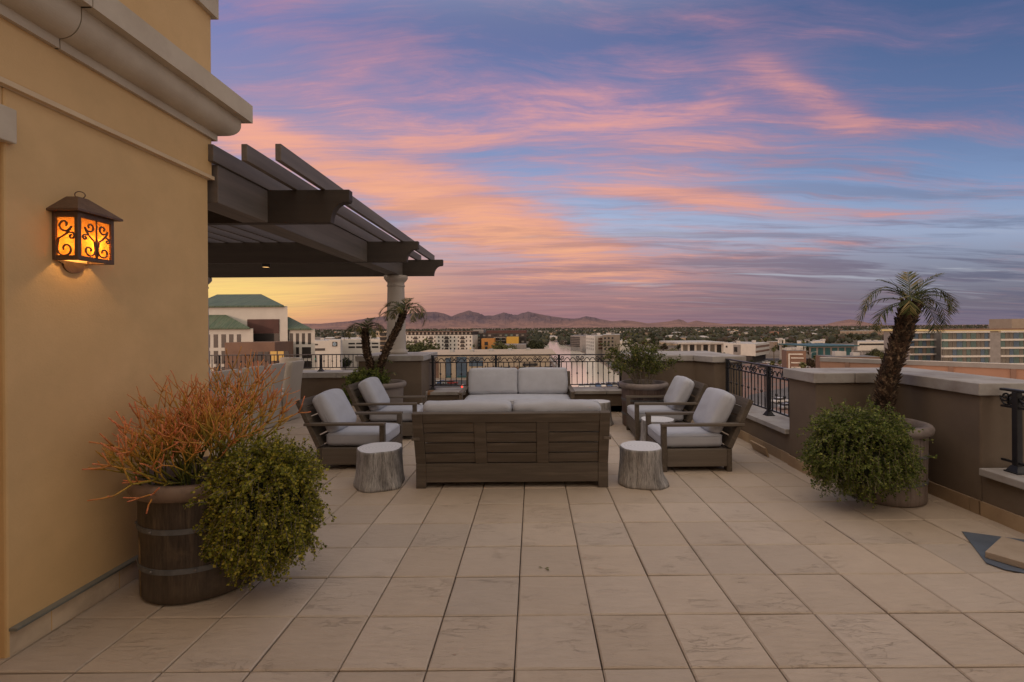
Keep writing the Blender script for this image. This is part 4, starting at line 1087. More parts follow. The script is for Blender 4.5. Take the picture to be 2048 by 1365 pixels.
sheet('embankment_road', [(1330, 790), (1232, 722), (1178, 697), (1126, 683), (1110, 683), (1160, 698), (1205, 720), (1262, 765), (1290, 790)], M['asphalt_pale'], .10)
sheet('road', [(560, 790), (900, 775), (1150, 778), (1150, 766), (900, 760), (560, 768)], M['asphalt'], .05)
sheet('parking_lot', [(660, 742), (1060, 722), (1080, 712), (900, 707), (640, 712)], M['asphalt_pale'], .03)
sheet('plaza', [(1400, 900), (1440, 745), (1500, 722), (1640, 722), (1900, 760), (2400, 900)], M['brick_paving'], .03)
sheet('road', [(1380, 745), (1500, 727), (1700, 724), (1900, 722), (1900, 718), (1700, 717), (1490, 717), (1360, 730)], M['asphalt'], .07)
sheet('road', [(1420, 860), (1500, 790), (1600, 770), (2000, 800), (2000, 850), (1620, 800), (1530, 820), (1480, 880)], M['asphalt_pale'], .07)

# ---- mountains
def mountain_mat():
    m, t = nt('mountain_rock_painted_haze'); b = NB(t)
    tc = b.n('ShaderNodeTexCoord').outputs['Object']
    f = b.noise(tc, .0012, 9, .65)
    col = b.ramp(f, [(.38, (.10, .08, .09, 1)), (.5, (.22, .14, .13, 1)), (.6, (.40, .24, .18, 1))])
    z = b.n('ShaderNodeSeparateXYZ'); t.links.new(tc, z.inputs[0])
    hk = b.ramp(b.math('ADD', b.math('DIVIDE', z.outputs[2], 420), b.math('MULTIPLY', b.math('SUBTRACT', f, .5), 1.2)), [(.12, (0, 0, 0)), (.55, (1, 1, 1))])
    col = b.mix(b.math('MULTIPLY', hk, .85), b.mix(.5, col, (.36, .22, .17, 1)), (.12, .10, .12, 1))  # sunlit warm foot and shaded tops painted into the rock by height
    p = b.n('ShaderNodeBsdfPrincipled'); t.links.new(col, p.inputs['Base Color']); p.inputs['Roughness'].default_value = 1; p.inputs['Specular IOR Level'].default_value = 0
    hz = b.n('ShaderNodeEmission'); hz.inputs[0].default_value = (.125, .08, .105, 1); hz.inputs[1].default_value = 1  # emission mixed over the rock stands in for distance haze
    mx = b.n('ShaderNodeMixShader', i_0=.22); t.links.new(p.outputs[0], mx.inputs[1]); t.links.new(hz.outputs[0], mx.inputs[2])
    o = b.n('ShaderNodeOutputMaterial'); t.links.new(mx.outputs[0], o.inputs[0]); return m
prof = [(300, 648), (640, 650), (700, 645), (760, 636), (800, 634), (822, 630), (845, 628.5), (870, 627), (888, 630), (903, 636), (918, 630), (937, 624.5), (955, 629), (968, 634), (985, 634.5), (1008, 628.5), (1022, 632), (1034, 634), (1056, 626.4), (1070, 630), (1085, 632.5), (1110, 636.5), (1140, 640), (1155, 640), (1172, 635.5), (1190, 638), (1200, 641), (1225, 645), (1250, 643), (1270, 645), (1295, 649), (1320, 647), (1340, 645), (1358, 641), (1366, 643), (1375, 648), (1392, 643.5), (1405, 646), (1425, 648), (1450, 650.5), (1475, 649), (1500, 650), (1540, 651), (1600, 651.5), (1650, 651), (1672, 646), (1700, 641), (1722, 645), (1745, 650), (1800, 654), (2100, 655)]
def mount(name, D0, depth, prof, hs, seed, mtl, na=700, nr=34, xs=(300, 2100)):
    px = [p[0] for p in prof]; m = MB(); vs = []
    for j in range(nr+1):
        rr = -1+2*j/nr
        for i in range(na+1):
            x = xs[0]+(xs[1]-xs[0])*i/na
            s_ = (x-CX)/F; D = D0+depth*rr
            top = np.interp(x, px, [p[1] for p in prof])
            Hh = ((CY-top-ROLL*(x-CX))+3.2)/F*D0*hs
            p = Vector((s_*7+seed, rr*2.2, 0))
            rdg = 1-abs(noise.noise(p*1.9)*2); r2 = 1-abs(noise.noise(p*5.1)*2); r3 = 1-abs(noise.noise(p*12)*2)
            env = max(0, 1-abs(rr)**1.35)
            if rr <= 0: k = env*(.18+.50*rdg+.30*r2+.20*r3)*(1-.0)+(0.0)
            else: k = env*.8
            if abs(rr) < .07: k = 1.0+.02*r3+.03*r2
            elif rr < 0: k = min(k, 1.0)*(1-.0*rr)+max(0, 1+rr*4)*.12
            z = -20+Hh*max(0, k)*1.0+(0 if Hh > 0 else 0)
            vs.append((s_*D, D, max(z, -21)))
    fs = [(j*(na+1)+i, j*(na+1)+i+1, (j+1)*(na+1)+i+1, (j+1)*(na+1)+i) for j in range(nr) for i in range(na)]
    m._add(vs, fs); return tag(m.build(name, mtl), kind='structure')
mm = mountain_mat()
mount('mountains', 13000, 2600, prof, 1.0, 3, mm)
foot = [(300, 656), (640, 655), (720, 653), (760, 650), (820, 646), (850, 650), (905, 642), (940, 649), (960, 651), (990, 650), (1010, 652), (1030, 645), (1050, 652), (1090, 649), (1130, 652), (1155, 643), (1175, 641), (1200, 647), (1225, 650), (1250, 649), (1300, 653), (1340, 649), (1360, 648), (1400, 652), (1450, 654), (1600, 655), (2100, 656)]
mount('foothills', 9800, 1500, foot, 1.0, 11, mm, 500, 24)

# ---- generic building on a footprint polygon, windows as parts
def wall_frame(A, B):
    A, B = Vector((A[0], A[1], 0)), Vector((B[0], B[1], 0)); d = (B-A); L_ = d.length; d /= L_; n_ = Vector((d.y, -d.x, 0)); return A, d, n_, L_
def panel(t, name, A, B, s0, s1, z0, z1, mtl, proud=.08, label=None):
    A, d, n_, L_ = wall_frame(A, B); p, q = A+d*s0, A+d*s1
    pts = [p+n_*proud, q+n_*proud, q-n_*.05, p-n_*.05]
    o = MB().prism([(v.x, v.y) for v in reversed(pts)], z0, z1).build(name, mtl, t)
    if label: o['label'] = label
    return o
def bld(label, fp, top, wm, rm=None, cat='building', base=GZ, parap=.6, name='building', group=None):
    c_ = Vector((sum(p[0] for p in fp)/len(fp), sum(p[1] for p in fp)/len(fp), base))
    t = thing(name, label, cat, c_, group)
    MB().prism(fp, base, top).build('wall', wm, t)
    if rm:
        q = [(c_.x+(p[0]-c_.x)*.985, c_.y+(p[1]-c_.y)*.985) for p in fp]
        MB().prism(q, top+.01, top+.12).build('roof', rm, t)
        for _k in range(3):
            a_, b_ = random.uniform(.25, .75), random.uniform(.3, .7); w_ = random.uniform(.7, 1.6)
            x_ = min(p[0] for p in fp)*(1-a_)+max(p[0] for p in fp)*a_; y_ = c_.y+(b_-.5)*6
            MB().box(x_-w_, x_+w_, y_-w_*.7, y_+w_*.7, top+.13, top+random.uniform(.9, 1.7)).build('roof_unit', random.choice([M['roof_white'], M['roof_grey']]), t)
    return t
def zat(py, Y, px=CX): return EYE-((py-CY)+ROLL*(px-CX))/F*Y
def xat(px, Y, py=690): return ((px-CX)-ROLL*(py-CY))/F*Y
def hip(m, x0, x1, y0, y1, z, rx0, rx1, ry, rz, th=.35, sk=0):
    k = y1/y0 if sk else 1
    m.prism([(x0, y0), (x1, y0), (x1*k, y1), (x0*k, y1)], z-th, z)
    vs = [(x0, y0, z), (x1, y0, z), (x1*k, y1, z), (x0*k, y1, z), (rx0, ry, rz), (rx1, ry, rz)]
    m._add(vs, [(0, 1, 5, 4), (1, 2, 5), (2, 3, 4, 5), (3, 0, 4)])

# (1) office block with green hipped roofs
D = 112
t = thing('office_block', 'white office block with green hipped copper roofs and dark windows', 'building', (xat(500, D), D+12, GZ))
x = lambda p, y=D: xat(p, y)
MB().prism([(x(395), D), (x(575.5), D), (xat(575, D+30), D+30), (xat(395, D+30), D+30)], GZ, zat(613, D, 500)).build('wall', M['white_wall'], t)
D2 = D-4
MB().prism([(xat(380, D2), D2), (xat(506.5, D2), D2), (x(506), D-.05), (x(380), D-.05)], GZ, zat(657.5, D2, 460)).build('wall', M['white_wall'], t)
MB().prism([(x(575.6), D+.5), (x(628), D+.5), (xat(627.5, D+20), D+20), (xat(576, D+20), D+20)], GZ, zat(658.5, D, 600)).build('wall', M['white_wall'], t)
m = MB(); hip(m, x(385), x(571), D-.6, D+30.6, zat(612, D, 500), xat(435, D+15), xat(523, D+15), D+15, zat(589, D+15, 480), sk=1); m.build('roof', M['patina'], t)
m = MB(); hip(m, xat(370, D2), xat(503, D2), D2-.6, D2+3.9, zat(656, D2, 460), xat(385, D2+3.8), xat(452, D2+3.8), D2+3.8, zat(630, D2+3.8, 460), sk=1); m.build('roof', M['patina'], t)
m = MB(); hip(m, x(576.5), x(624), D-.2, D+15, zat(657.5, D, 600), xat(572, D+7), xat(578, D+7), D+7, zat(634, D+7, 600), sk=1); m.build('roof', M['patina'], t)
panel(t, 'maroon_panel', (x(0), D), (x(3000), D), x(496)-x(0), x(559)-x(0), zat(667.5, D, 520), zat(639, D, 520), M['maroon'], .25)
panel(t, 'window', (0, D), (1, D), x(505)-0, x(559), zat(686, D, 520), zat(668, D, 520), M['glass'], .15)
MB().box(x(499), x(591), D-9, D-1, GZ, zat(685, D-9, 540)).build('entrance_block', M['brown_wall'], t)
De = D-9
for i, (a, b_) in enumerate(((541, 553), (556, 567), (569, 578))): panel(t, 'window', (0, De), (1, De), xat(a, De), xat(b_, De), zat(722, De, 560), zat(703, De, 560), M['lit'] if i != 2 else M['glass'], .1)
for (a, b_) in ((504, 512), (516, 526), (529, 538)): panel(t, 'window', (0, De), (1, De), xat(a, De), xat(b_, De), zat(722, De, 520), zat(704, De, 520), M['glass'], .1)
for (a, b_) in ((427.5, 436), (443, 452), (458.5, 467), (474, 482), (412, 420)):
    for (c_, d_) in ((669, 695.5), (702, 728), (734, 760)): panel(t, 'window', (0, D2), (1, D2), xat(a, D2), xat(b_, D2), zat(d_, D2, 460), zat(c_, D2, 460), M['glass'], -.0+.06)
for (a, b_) in ((577.5, 584), (590, 596), (602, 608), (614, 620)):
    panel(t, 'window', (0, D+.5), (1, D+.5), x(a), x(b_), zat(689, D, 600), zat(667, D, 600), M['glass'], .06)
for (c_, d_) in ((695, 717), (723, 738)):
    for (a, b_) in ((577.5, 584), (590, 596), (602, 620)): panel(t, 'window', (0, D+.5), (1, D+.5), x(a), x(b_), zat(d_, D, 600), zat(c_, D, 600), M['glass'], .06)

# (2) car dealership with the emblem sign
D = 215
t = bld('white showroom building carrying a black square sign with a ringed three-pointed star', [(xat(626, D), D), (xat(682, D), D), (xat(682, D+30), D+30), (xat(626, D+30), D+30)], zat(682, D, 660), M['white_wall'], M['roof_white'])
MB().box(xat(657, D-2), xat(681, D-2), D-2, D-.01, GZ, zat(680, D, 660)).build('sign_wall', M['white_wall'], t)
sc_, zc_ = xat(669.8, D-2), zat(688.6, D-2, 670); hw = xat(674.4, D-2)-sc_
sg = MB().box(sc_-hw, sc_+hw, D-2.3, D-2.01, zc_-hw, zc_+hw).build('sign', M['dark_wall'], t)
M['signwhite'] = emis('sign_white', (.85, .85, .82), .5)
m = MB(); m.tube([(sc_+hw*.62*math.cos(a), D-2.4, zc_+hw*.62*math.sin(a)) for a in [k*2*PI/24 for k in range(25)]], hw*.09, 6)
for k in range(3):
    a = PI/2+k*2*PI/3; d = Vector((math.cos(a), 0, math.sin(a))); n_ = Vector((-d.z, 0, d.x)); c0 = Vector((sc_, D-2.42, zc_))
    m._add([c0-n_*hw*.12-d*hw*.05, c0+n_*hw*.12-d*hw*.05, c0+d*hw*.6, c0+Vector((0, -.2, 0))], [(0, 2, 3), (1, 3, 2), (0, 3, 1)])
m.build('emblem', M['signwhite'], sg)
for (a, b_, c_, d_) in ((628, 636, 688, 691), (628, 650, 697, 702)): panel(t, 'window', (0, D), (1, D), xat(a, D), xat(b_, D), zat(d_, D, 640), zat(c_, D, 640), M['glass'], .1)
D = 250
t = bld('long white parking structure with dark strip openings behind the palms', [(xat(682.5, D), D), (xat(760, D), D), (xat(759, D+40), D+40), (xat(682.5, D+40), D+40)], zat(678.5, D, 720), M['white_wall'], M['roof_white'])
for (c_, d_) in ((686, 689), (693, 696.5)):
    for k in range(4): panel(t, 'opening', (0, D), (1, D), xat(697+k*15.5, D), xat(710+k*15.5, D), zat(d_, D, 720), zat(c_, D, 720), M['glass'], .1)
def apartments(label, px0, px1, pyt, D, D1, floors, bays, wm, top=True, gh=3.15):
    A, B = (xat(px0, D), D), (xat(px1, D1), D1); a, d, n_, L_ = wall_frame(A, B)
    dep = 18; C_ = (B[0]-n_.x*dep, B[1]-n_.y*dep); E_ = (A[0]-n_.x*dep, A[1]-n_.y*dep)
    zt_ = zat(pyt, D, px0)
    t = bld(label, [A, B, C_, E_], zt_-(gh if top else 0), wm, None)
    if top:
        s_ = 1.2; q = [(p[0]-n_.x*.6*(k < 2), p[1]-n_.y*.6*(k < 2)) for k, p in enumerate((A, B, C_, E_))]
        MB().prism(q, zt_-gh+.01, zt_-.5).build('top_storey', M['dark_wall'], t)
        MB().prism([(A[0]+n_.x*.8, A[1]+n_.y*.8), (B[0]+n_.x*.8, B[1]+n_.y*.8), C_, E_], zt_-.49, zt_-.1).build('roof', M['roof_brown'], t)
    for f in range(floors):
        z0_ = zt_-gh*(f+1)+.7
        for k in range(bays):
            s0 = L_*(k+.5)/bays; bal = k % 4 == 2
            if f == 0 and top:
                panel(t, 'window', A, B, s0-.8, s0+.5, z0_-.2, z0_+1.6, M['curtain'], -.5+.0 if False else .02); continue
            wd = 1.5 if bal else .62
            panel(t, 'window', A, B, s0-wd, s0+wd, z0_-(.5 if bal else 0), z0_+1.45, M['lit'] if random.random() < .05 else M['glass'], .05)
            if bal:
                p, q = a+d*(s0-1.8), a+d*(s0+1.8)
                pts = [p+n_*1.3, q+n_*1.3, q, p]
                MB().prism([(v.x, v.y) for v in reversed(pts)], z0_-.8, z0_+.25).build('balcony', M['dark_wall'], t)
    return t
apartments('white five-storey apartment block with dark top floor and balconies, left of the orange building', 812, 945, 663.5, 395, 385, 5, 17, M['white_wall'])
apartments('narrow white apartment wing seen between the twin palm and the column', 752, 775, 663, 330, 330, 6, 4, M['cream_wall'], False)
# (4) dark modern block with orange and yellow volumes
D = 400
t = bld('dark modern apartment block with orange and yellow volumes', [(xat(946, D), D), (xat(1053, D), D), (xat(1053, D+40), D+40), (xat(946, D+40), D+40)], zat(667, D, 1000), M['dark_wall'], M['roof_brown'])
MB().box(xat(972, D), xat(1053, D), D+2, D+30, zat(667, D, 1000)+.2, zat(661.5, D, 1000)).build('top_storey', M['maroon'], t)
MB().box(xat(944, D), xat(966, D), D+5, D+30, zat(668, D, 1000), zat(659.5, D, 1000)).build('stair_tower', M['grey_wall'], t)
MB().box(xat(963, D-14), xat(989, D-14), D-14, D-1, GZ, zat(677.5, D-14, 980)).build('orange_volume', M['orange_wall'], t)
MB().box(xat(1013, D-18), xat(1037, D-18), D-18, D-1, GZ, zat(674.5, D-18, 1020)).build('yellow_volume', M['yellow_wall'], t)
MB().box(xat(1009, D-40), xat(1052, D-40), D-40, D-19, GZ, zat(689.5, D-40, 1030)).build('grey_annex', M['grey_wall'], t)
MB().box(xat(944, D-1), xat(952, D-1), D-3, D-.1, GZ, zat(668, D, 950)).build('teal_panel', M['glass_g'], t)
for k in range(9):
    for f in range(4):
        if k < 2 or (k in (4, 5) and f > 1): pass
        panel(t, 'window', (0, D), (1, D), xat(955+k*11, D), xat(960+k*11, D), zat(673+f*6.5, D, 1000), zat(669.5+f*6.5, D, 1000), random.choice([M['glass'], M['curtain'], M['glass_g'], M['grey_wall']]), .3)
for f in range(3): panel(t, 'balcony', (0, D), (1, D), xat(988, D), xat(1012, D), zat(676+f*6.5, D, 1000), zat(674.6+f*6.5, D, 1000), M['grey_wall'], 1.5)
for (a, b_, c_, d_) in ((969, 976, 683, 690), (970, 975, 692, 699)): panel(t, 'window', (0, D-14), (1, D-14), xat(a, D-14), xat(b_, D-14), zat(d_, D, 980), zat(c_, D, 980), M['glass'], .1)
aw = MB().box(xat(948, 330), xat(968, 330), 328, 333, zat(706, 330, 950), zat(704.5, 330, 950)); t2 = thing('awning', 'small orange street awning before the orange volume', 'awning', (xat(958, 330), 330, GZ))
aw.build('canopy', M['yellow_wall'], t2); MB().box(xat(957, 330)-.15, xat(957, 330)+.15, 330, 330.3, GZ, zat(706, 330, 950)).build('post', M['dark_wall'], t2)

# (5) shop row right below the scrolled railing
D = 205
t = bld('long cream shop building with tall blue-grey glass bays behind the railing', [(xat(858, D), D), (xat(1098, D), D), (xat(1100, D+45), D+45), (xat(858, D+45), D+45)], zat(712, D, 960), M['cream_wall'], None)
MB().box(xat(856, D+44), xat(1104, D+44), D-.2, D+46, zat(712, D, 960)+.01, zat(709, D, 960)).build('parapet', M['cream_wall'], t)
for (a, b_, c_, d_, mt) in ((891, 902, 716, 768, 'glass_b'), (913, 933, 714, 768, 'glass_b'), (938, 966, 722, 733, 'glass_b'), (938, 966, 714, 721, 'grey_wall'), (858, 866, 718, 768, 'brown_wall'), (868, 877, 722, 768, 'brown_wall')):
    panel(t, 'glass_bay' if mt == 'glass_b' else 'wall_panel', (0, D), (1, D), xat(a, D), xat(b_, D), zat(d_, D, 920), zat(c_, D, 920), M[mt], .25)
for (a, b_) in ((893, 901), (915, 923), (925, 932)): panel(t, 'planting_bed', (0, D), (1, D), xat(a, D), xat(b_, D), zat(766, D, 920), zat(752, D, 920), M['teal'], .4)
for k in range(8): panel(t, 'awning', (0, D), (1, D), xat(976+k*16, D), xat(988+k*16, D), zat(739, D, 1000), zat(734, D, 1000), M['dark_wall' if k % 3 else 'brown_wall'], 1.2)
for k in range(5): panel(t, 'wall_lamp', (0, D), (1, D), xat(971+k*16, D)-.15, xat(971+k*16, D)+.15, zat(735, D, 1000), zat(731.5, D, 1000), M['dark_wall'], .5)
panel(t, 'wall_panel', (0, D), (1, D), xat(1045, D), xat(1075, D), zat(732, D, 1060), zat(727, D, 1060), M['dark_wall'], .3)
for k in range(5):
    MB().box(xat(900+k*38, D+20), xat(908+k*38, D+20), D+18+k*3, D+22+k*3, zat(709, D, 960), zat(709, D, 960)+1.1).build('roof_unit', M['roof_white'], t)
# (7) right of the canal
D = 430
t = bld('dark screened parking garage right of the canal', [(xat(1141, D), D), (xat(1172, D-25), D-25), (xat(1184, D+15), D+15), (xat(1150, D+40), D+40)], zat(671.5, D, 1160), M['grey_wall'], M['roof_grey'])
for k in range(6): panel(t, 'screen', (xat(1141, D), D), (xat(1172, D-25), D-25), .3, 17.0, zat(676+k*3.4, D, 1150), zat(674+k*3.4, D, 1150), M['dark_wall'], .4)
D = 330
A, B, C_ = (xat(1172, D), D), (xat(1190, D-28), D-28), (xat(1211, D-20), D-20)
t = bld('white four-storey apartment building right of the canal with recessed balconies', [A, B, C_, (xat(1204, D+15), D+15)], zat(671, D, 1190), M['white_wall'], M['roof_white'])
for f in range(4):
    for s_ in (3, 9.5, 16, 22): panel(t, 'window', A, B, s_, s_+1.5, zat(679+f*6.3, D, 1180), zat(675.5+f*6.3, D, 1180), M['glass'], .1)
    panel(t, 'balcony', B, C_, 3.5, 8.0, zat(680+f*6.3, D-24, 1200), zat(676+f*6.3, D-24, 1200), M['brown_wall'], .15)
t = bld('tan apartment building behind the bush in the rear planter', [(xat(1205, 290), 290), (xat(1240, 300), 300), (xat(1240, 330), 330), (xat(1207, 320), 320)], zat(670, 300, 1220), M['tan_wall'], M['roof_white'])
for f in range(4):
    for k in range(3): panel(t, 'window', (xat(1205, 290), 290), (xat(1240, 300), 300), 1.5+k*3.4, 3+k*3.4, zat(678+f*7, 300, 1220), zat(674.5+f*7, 300, 1220), M['glass'], .1)
# (8) right middle distance
D = 330
t = bld('low white modern pavilion with deep roof slab, left of the three-storey office', [(xat(1362, D), D), (xat(1448, D), D), (xat(1448, D+40), D+40), (xat(1362, D+40), D+40)], zat(688, D, 1400), M['white_wall'], None)
MB().box(xat(1352, D), xat(1452, D), D-4, D+42, zat(687.9, D, 1400), zat(684.8, D, 1400)).build('roof', M['roof_white'], t)
for k in range(6): panel(t, 'window', (0, D), (1, D), xat(1366+k*13.5, D), xat(1375+k*13.5, D), zat(706, D, 1400), zat(690, D, 1400), M['glass' if k % 2 else 'curtain'], .2)
D = 275
A, B, C_ = (xat(1447, D+18), D+18), (xat(1511, D), D), (xat(1539, D+25), D+25)
t = bld('white three-storey office with striped window bands on its right side', [A, B, C_, (xat(1475, D+46), D+46)], zat(689, D, 1480), M['white_wall'], M['roof_white'], base=zat(713, D, 1480))
MB().prism([(A[0]+2, A[1]+1), (B[0]-1, B[1]+2), (C_[0]-2, C_[1]+1), (xat(1475, D+46), D+44)], GZ, zat(713, D, 1480)-.01).build('ground_floor', M['dark_wall'], t)
L_ = math.dist(A, B); panel(t, 'window', A, B, L_*.33, L_*.55, zat(712, D, 1480), zat(691, D, 1480), M['grey_wall'], .4)
panel(t, 'window', A, B, L_*.36, L_*.46, zat(706, D, 1480), zat(696, D, 1480), M['glass'], .6)
L2 = math.dist(B, C_)
for (c_, d_) in ((692.5, 697), (702.5, 706.5)): panel(t, 'window', B, C_, .6, L2-.6, zat(d_, D, 1480), zat(c_, D, 1480), M['brown_wall'], .1)
panel(t, 'window', A, B, L_*.08, L_*.13, zat(698, D, 1480), zat(694, D, 1480), M['glass'], .1)
def striped(label, pxs, Ds, pyt, wm, k0):
    A, B = (xat(pxs[0], Ds[0]), Ds[0]), (xat(pxs[1], Ds[1]), Ds[1]); a, d, n_, L_ = wall_frame(A, B)
    t = bld(label, [A, B, (B[0]-n_.x*9, B[1]-n_.y*9), (A[0]-n_.x*9, A[1]-n_.y*9)], zat(pyt, Ds[0], pxs[0]), wm, M['roof_grey'])
    zt_ = zat(pyt, Ds[0], pxs[0])
    panel(t, 'white_frame', A, B, .6, L_-1.2, zt_-1.6, zt_-1.1, M['white_wall'], .3); panel(t, 'white_frame', A, B, .6, 1.1, GZ, zt_-1.601, M['white_wall'], .3)
    for f in range(1, k0): panel(t, 'white_band', A, B, 1.6, L_*(.95-.08*f), zt_-1.2-f*1.9, zt_-.75-f*1.9, M['white_wall'], .25)
striped('brown street building with nested white bands, left of the pair', (1573, 1612), (190, 188), 702, M['brown_wall'], 6)
striped('brown street building with nested white bands, right one nearer the palm', (1657, 1760), (150, 148), 714.5, M['brown_wall'], 4)
D = 270
t = bld('teal-roofed office with columns in the right middle distance', [(xat(1618, D), D), (xat(1708, D), D), (xat(1708, D+30), D+30), (xat(1618, D+30), D+30)], zat(693, D, 1660), M['grey_wall'], None)
MB().box(xat(1612, D), xat(1712, D), D-3, D+32, zat(693, D, 1660)+.01, zat(691, D, 1660)).build('roof', M['teal'], t)
for k in range(6): panel(t, 'window', (0, D), (1, D), xat(1622+k*14, D), xat(1632+k*14, D), zat(716, D, 1660), zat(696, D, 1660), M['teal'], .2)
D = 860
t = bld('long tan hotel among palms on the right horizon', [(xat(1680, D), D), (xat(1830, D), D), (xat(1830, D+30), D+30), (xat(1680, D+30), D+30)], zat(662, D, 1750), M['tan_wall'], M['roof_white'])
for f in range(4):
    for k in range(16): panel(t, 'window', (0, D), (1, D), xat(1684+k*9, D), xat(1688.5+k*9, D), zat(667.5+f*3.5, D, 1750), zat(665.2+f*3.5, D, 1750), M['brown_wall'], .1)
for i, (a, b_, D, py) in enumerate(((1594, 1612, 360, 684), (1625, 1650, 380, 683), (1240, 1262, 380, 683), (1556, 1570, 420, 680), (1715, 1790, 400, 684), (1790, 1832, 330, 692))):
    t = bld(['small white flat-roofed building left of the teal office', 'white warehouse behind the teal office', 'pale building behind the bush at the back', 'small pale house behind the palm street', 'long low white roof before the tan hotel', 'low white shop right behind the leaning palm trunk'][i],
            [(xat(a, D), D), (xat(b_, D), D), (xat(b_, D+25), D+25), (xat(a, D+25), D+25)], zat(py, D, a), M['white_wall'], M['roof_white'])
    panel(t, 'window', (0, D), (1, D), xat(a, D)+1.5, xat(b_, D)-1.5, zat(py+7, D, a), zat(py+3.5, D, a), M['glass'], .1)

# hotel at the right edge
D = 192
t = thing('hotel', 'glass-fronted hotel with pale floor bands and glowing cornice at the right edge', 'hotel', (xat(2000, D), D+8, GZ))
zt_ = zat(662, D, 1980)
xs_ = (xat(1886, D), xat(2240, D))
MB().prism([(xs_[0], D+1), (xs_[1], D+1), (xs_[1]*1.1, D+20), (xs_[0]*1.11, D+20)], GZ, zt_).build('wall', M['grey_wall'], t)
MB().box(xs_[0]-1, xs_[1]+1, D-.6, D+6, zt_+.3, zt_+.9).build('roof', M['brown_wall'], t)
MB().box(xs_[0]-.8, xs_[1]+.8, D-.4, D+5.5, zt_+.01, zt_+.29).build('cornice_light', M['ledlit'], t)
MB().box(xat(2024, D+8), xs_[1], D+8, D+18, zt_+.31, zat(638, D+8, 2030)).build('plant_room', M['tan_wall'], t)
fh = 3.32
for f in range(7):
    z1_ = zt_-.75-f*fh
    for (a, b_) in ((xat(1887, D), xat(1979, D)), (xat(2001, D), xat(2100, D)), (xat(2120, D), xat(2240, D))):
        MB().box(a, b_, D-.3, D+.99, z1_-.01, z1_+.72).build('floor_band', M['white_wall'], t)
        s_ = a
        k = 0
        while s_ < b_-1:
            wd = 1.7 if k % 3 else 2.3
            MB().box(s_+.06, min(s_+wd, b_)-.06, D+.35, D+.98, z1_-fh+.73, z1_-.02).build('window', M[('glass_g', 'curtain', 'curtain', 'glass_b', 'glass_g', 'curtain')[(k+f // 2) % 6]], t); s_ += wd; k += 1
MB().box(xat(1979, D)+.1, xat(2001, D)-.1, D-.1, D+.98, GZ, zt_-.7).build('stone_pier', M['grey_wall'], t)
D3 = 214
t = thing('hotel', 'rear wing of the glass hotel with four glazed floors, seen beside the palm trunk', 'hotel', (xat(1850, D3), D3+8, GZ))
MB().box(xat(1820, D3), xat(1886, D3), D3+1, D3+16, GZ, zt_-.2).build('wall', M['grey_wall'], t)
MB().box(xat(1815, D3), xat(1884, D3)-6, D3-.5, D3+16, zt_-.18, zt_+.5).build('roof', M['ledlit'], t)
for f in range(6):
    z1_ = zt_-1.2-f*fh
    MB().box(xat(1822, D3), xat(1872, D3), D3-.2, D3+.99, z1_, z1_+.7).build('floor_band', M['white_wall'], t)
    for k in range(6):
        a = xat(1823+k*8, D3); MB().box(a, a+1.6, D3+.4, D3+.98, z1_-fh+.72, z1_-.01).build('window', M[('glass_g', 'glass_b', 'curtain')[(k+f) % 3]], t)

# peach parapet of the neighbouring roof
A, B = (xat(1640, 88), 88), (xat(2300, 62), 62); a, d, n_, L_ = wall_frame(A, B)
t = bld('neighbouring roof with grey-capped peach parapet wall behind the tall stepped wall', [A, B, (B[0]-n_.x*14, B[1]-n_.y*14), (A[0]-n_.x*14, A[1]-n_.y*14)], -8.6, M['peach'], None)
zt_ = -4.35
pts = [a+n_*.02, a+d*L_+n_*.02, a+d*L_-n_*.4, a-n_*.4]
MB().prism([(v.x, v.y) for v in reversed(pts)], -8.59, zt_-.7).build('parapet', M['peach'], t)
pts = [a+n_*.25, a+d*L_+n_*.25, a+d*L_-n_*.6, a-n_*.6]
MB().prism([(v.x, v.y) for v in reversed(pts)], zt_-.69, zt_).build('cap', M['grey_wall'], t)
pts = [a+n_*.27, a+d*L_+n_*.27, a+d*L_-n_*.62, a-n_*.62]
MB().prism([(v.x, v.y) for v in reversed(pts)], zt_+.001, zt_+.07).build('cap_flashing', M['white_wall'], t)
for k in range(9): panel(t, 'pier', A, B, 4+k*7.0, 4.6+k*7.0, -8.4, zt_-.70, M['peach_dark'], .3)

# ---- street furniture: lamps, traffic lights, tall masts
def lamp_post(label, x, y, h, group, arm=1):
    t = thing('street_lamp', label, 'street lamp', (x, y, GZ), group)
    MB().tube([(x, y, GZ), (x, y, GZ+h*.9), (x+arm*.4, y, GZ+h*.98), (x+arm*2.2, y, GZ+h)], [.14, .1, .08, .06], 6).build('pole', M['roof_white'], t)
    MB().box(x+arm*2.0-.1, x+arm*2.9, y-.18, y+.18, GZ+h-.08, GZ+h+.1).build('lamp_head', M['roof_white'], t)
for i, (px, D, arm) in enumerate(((1704, 240, 1), (1724, 235, -1), (1783, 250, 1), (1795, 245, -1), (1622, 225, 1), (1420, 300, 1), (1585, 245, -1), (660, 205, 1), (1128, 420, 1), (1478, 210, 1))):
    lamp_post('pale curved-arm street lamp among the trees of the right middle distance' if px > 1300 else 'pale street lamp near the %s' % ('showroom building' if px < 800 else 'canal garage'), xat(px, D), D, 9 if px != 1420 else 12, 'street lamps on the right' if px > 1300 else None, arm)
t = thing('mast', 'tall white square mast with a wide top in the right middle distance', 'mast', (xat(1562, 300), 300, GZ))
MB().box(xat(1562, 300)-.5, xat(1562, 300)+.5, 300, 301, GZ, zat(681, 300, 1560)).build('pole', M['roof_white'], t)
MB().box(xat(1562, 300)-1.6, xat(1562, 300)+1.6, 299.8, 301.2, zat(681, 300, 1560)+.01, zat(678, 300, 1560)).build('head', M['roof_white'], t)
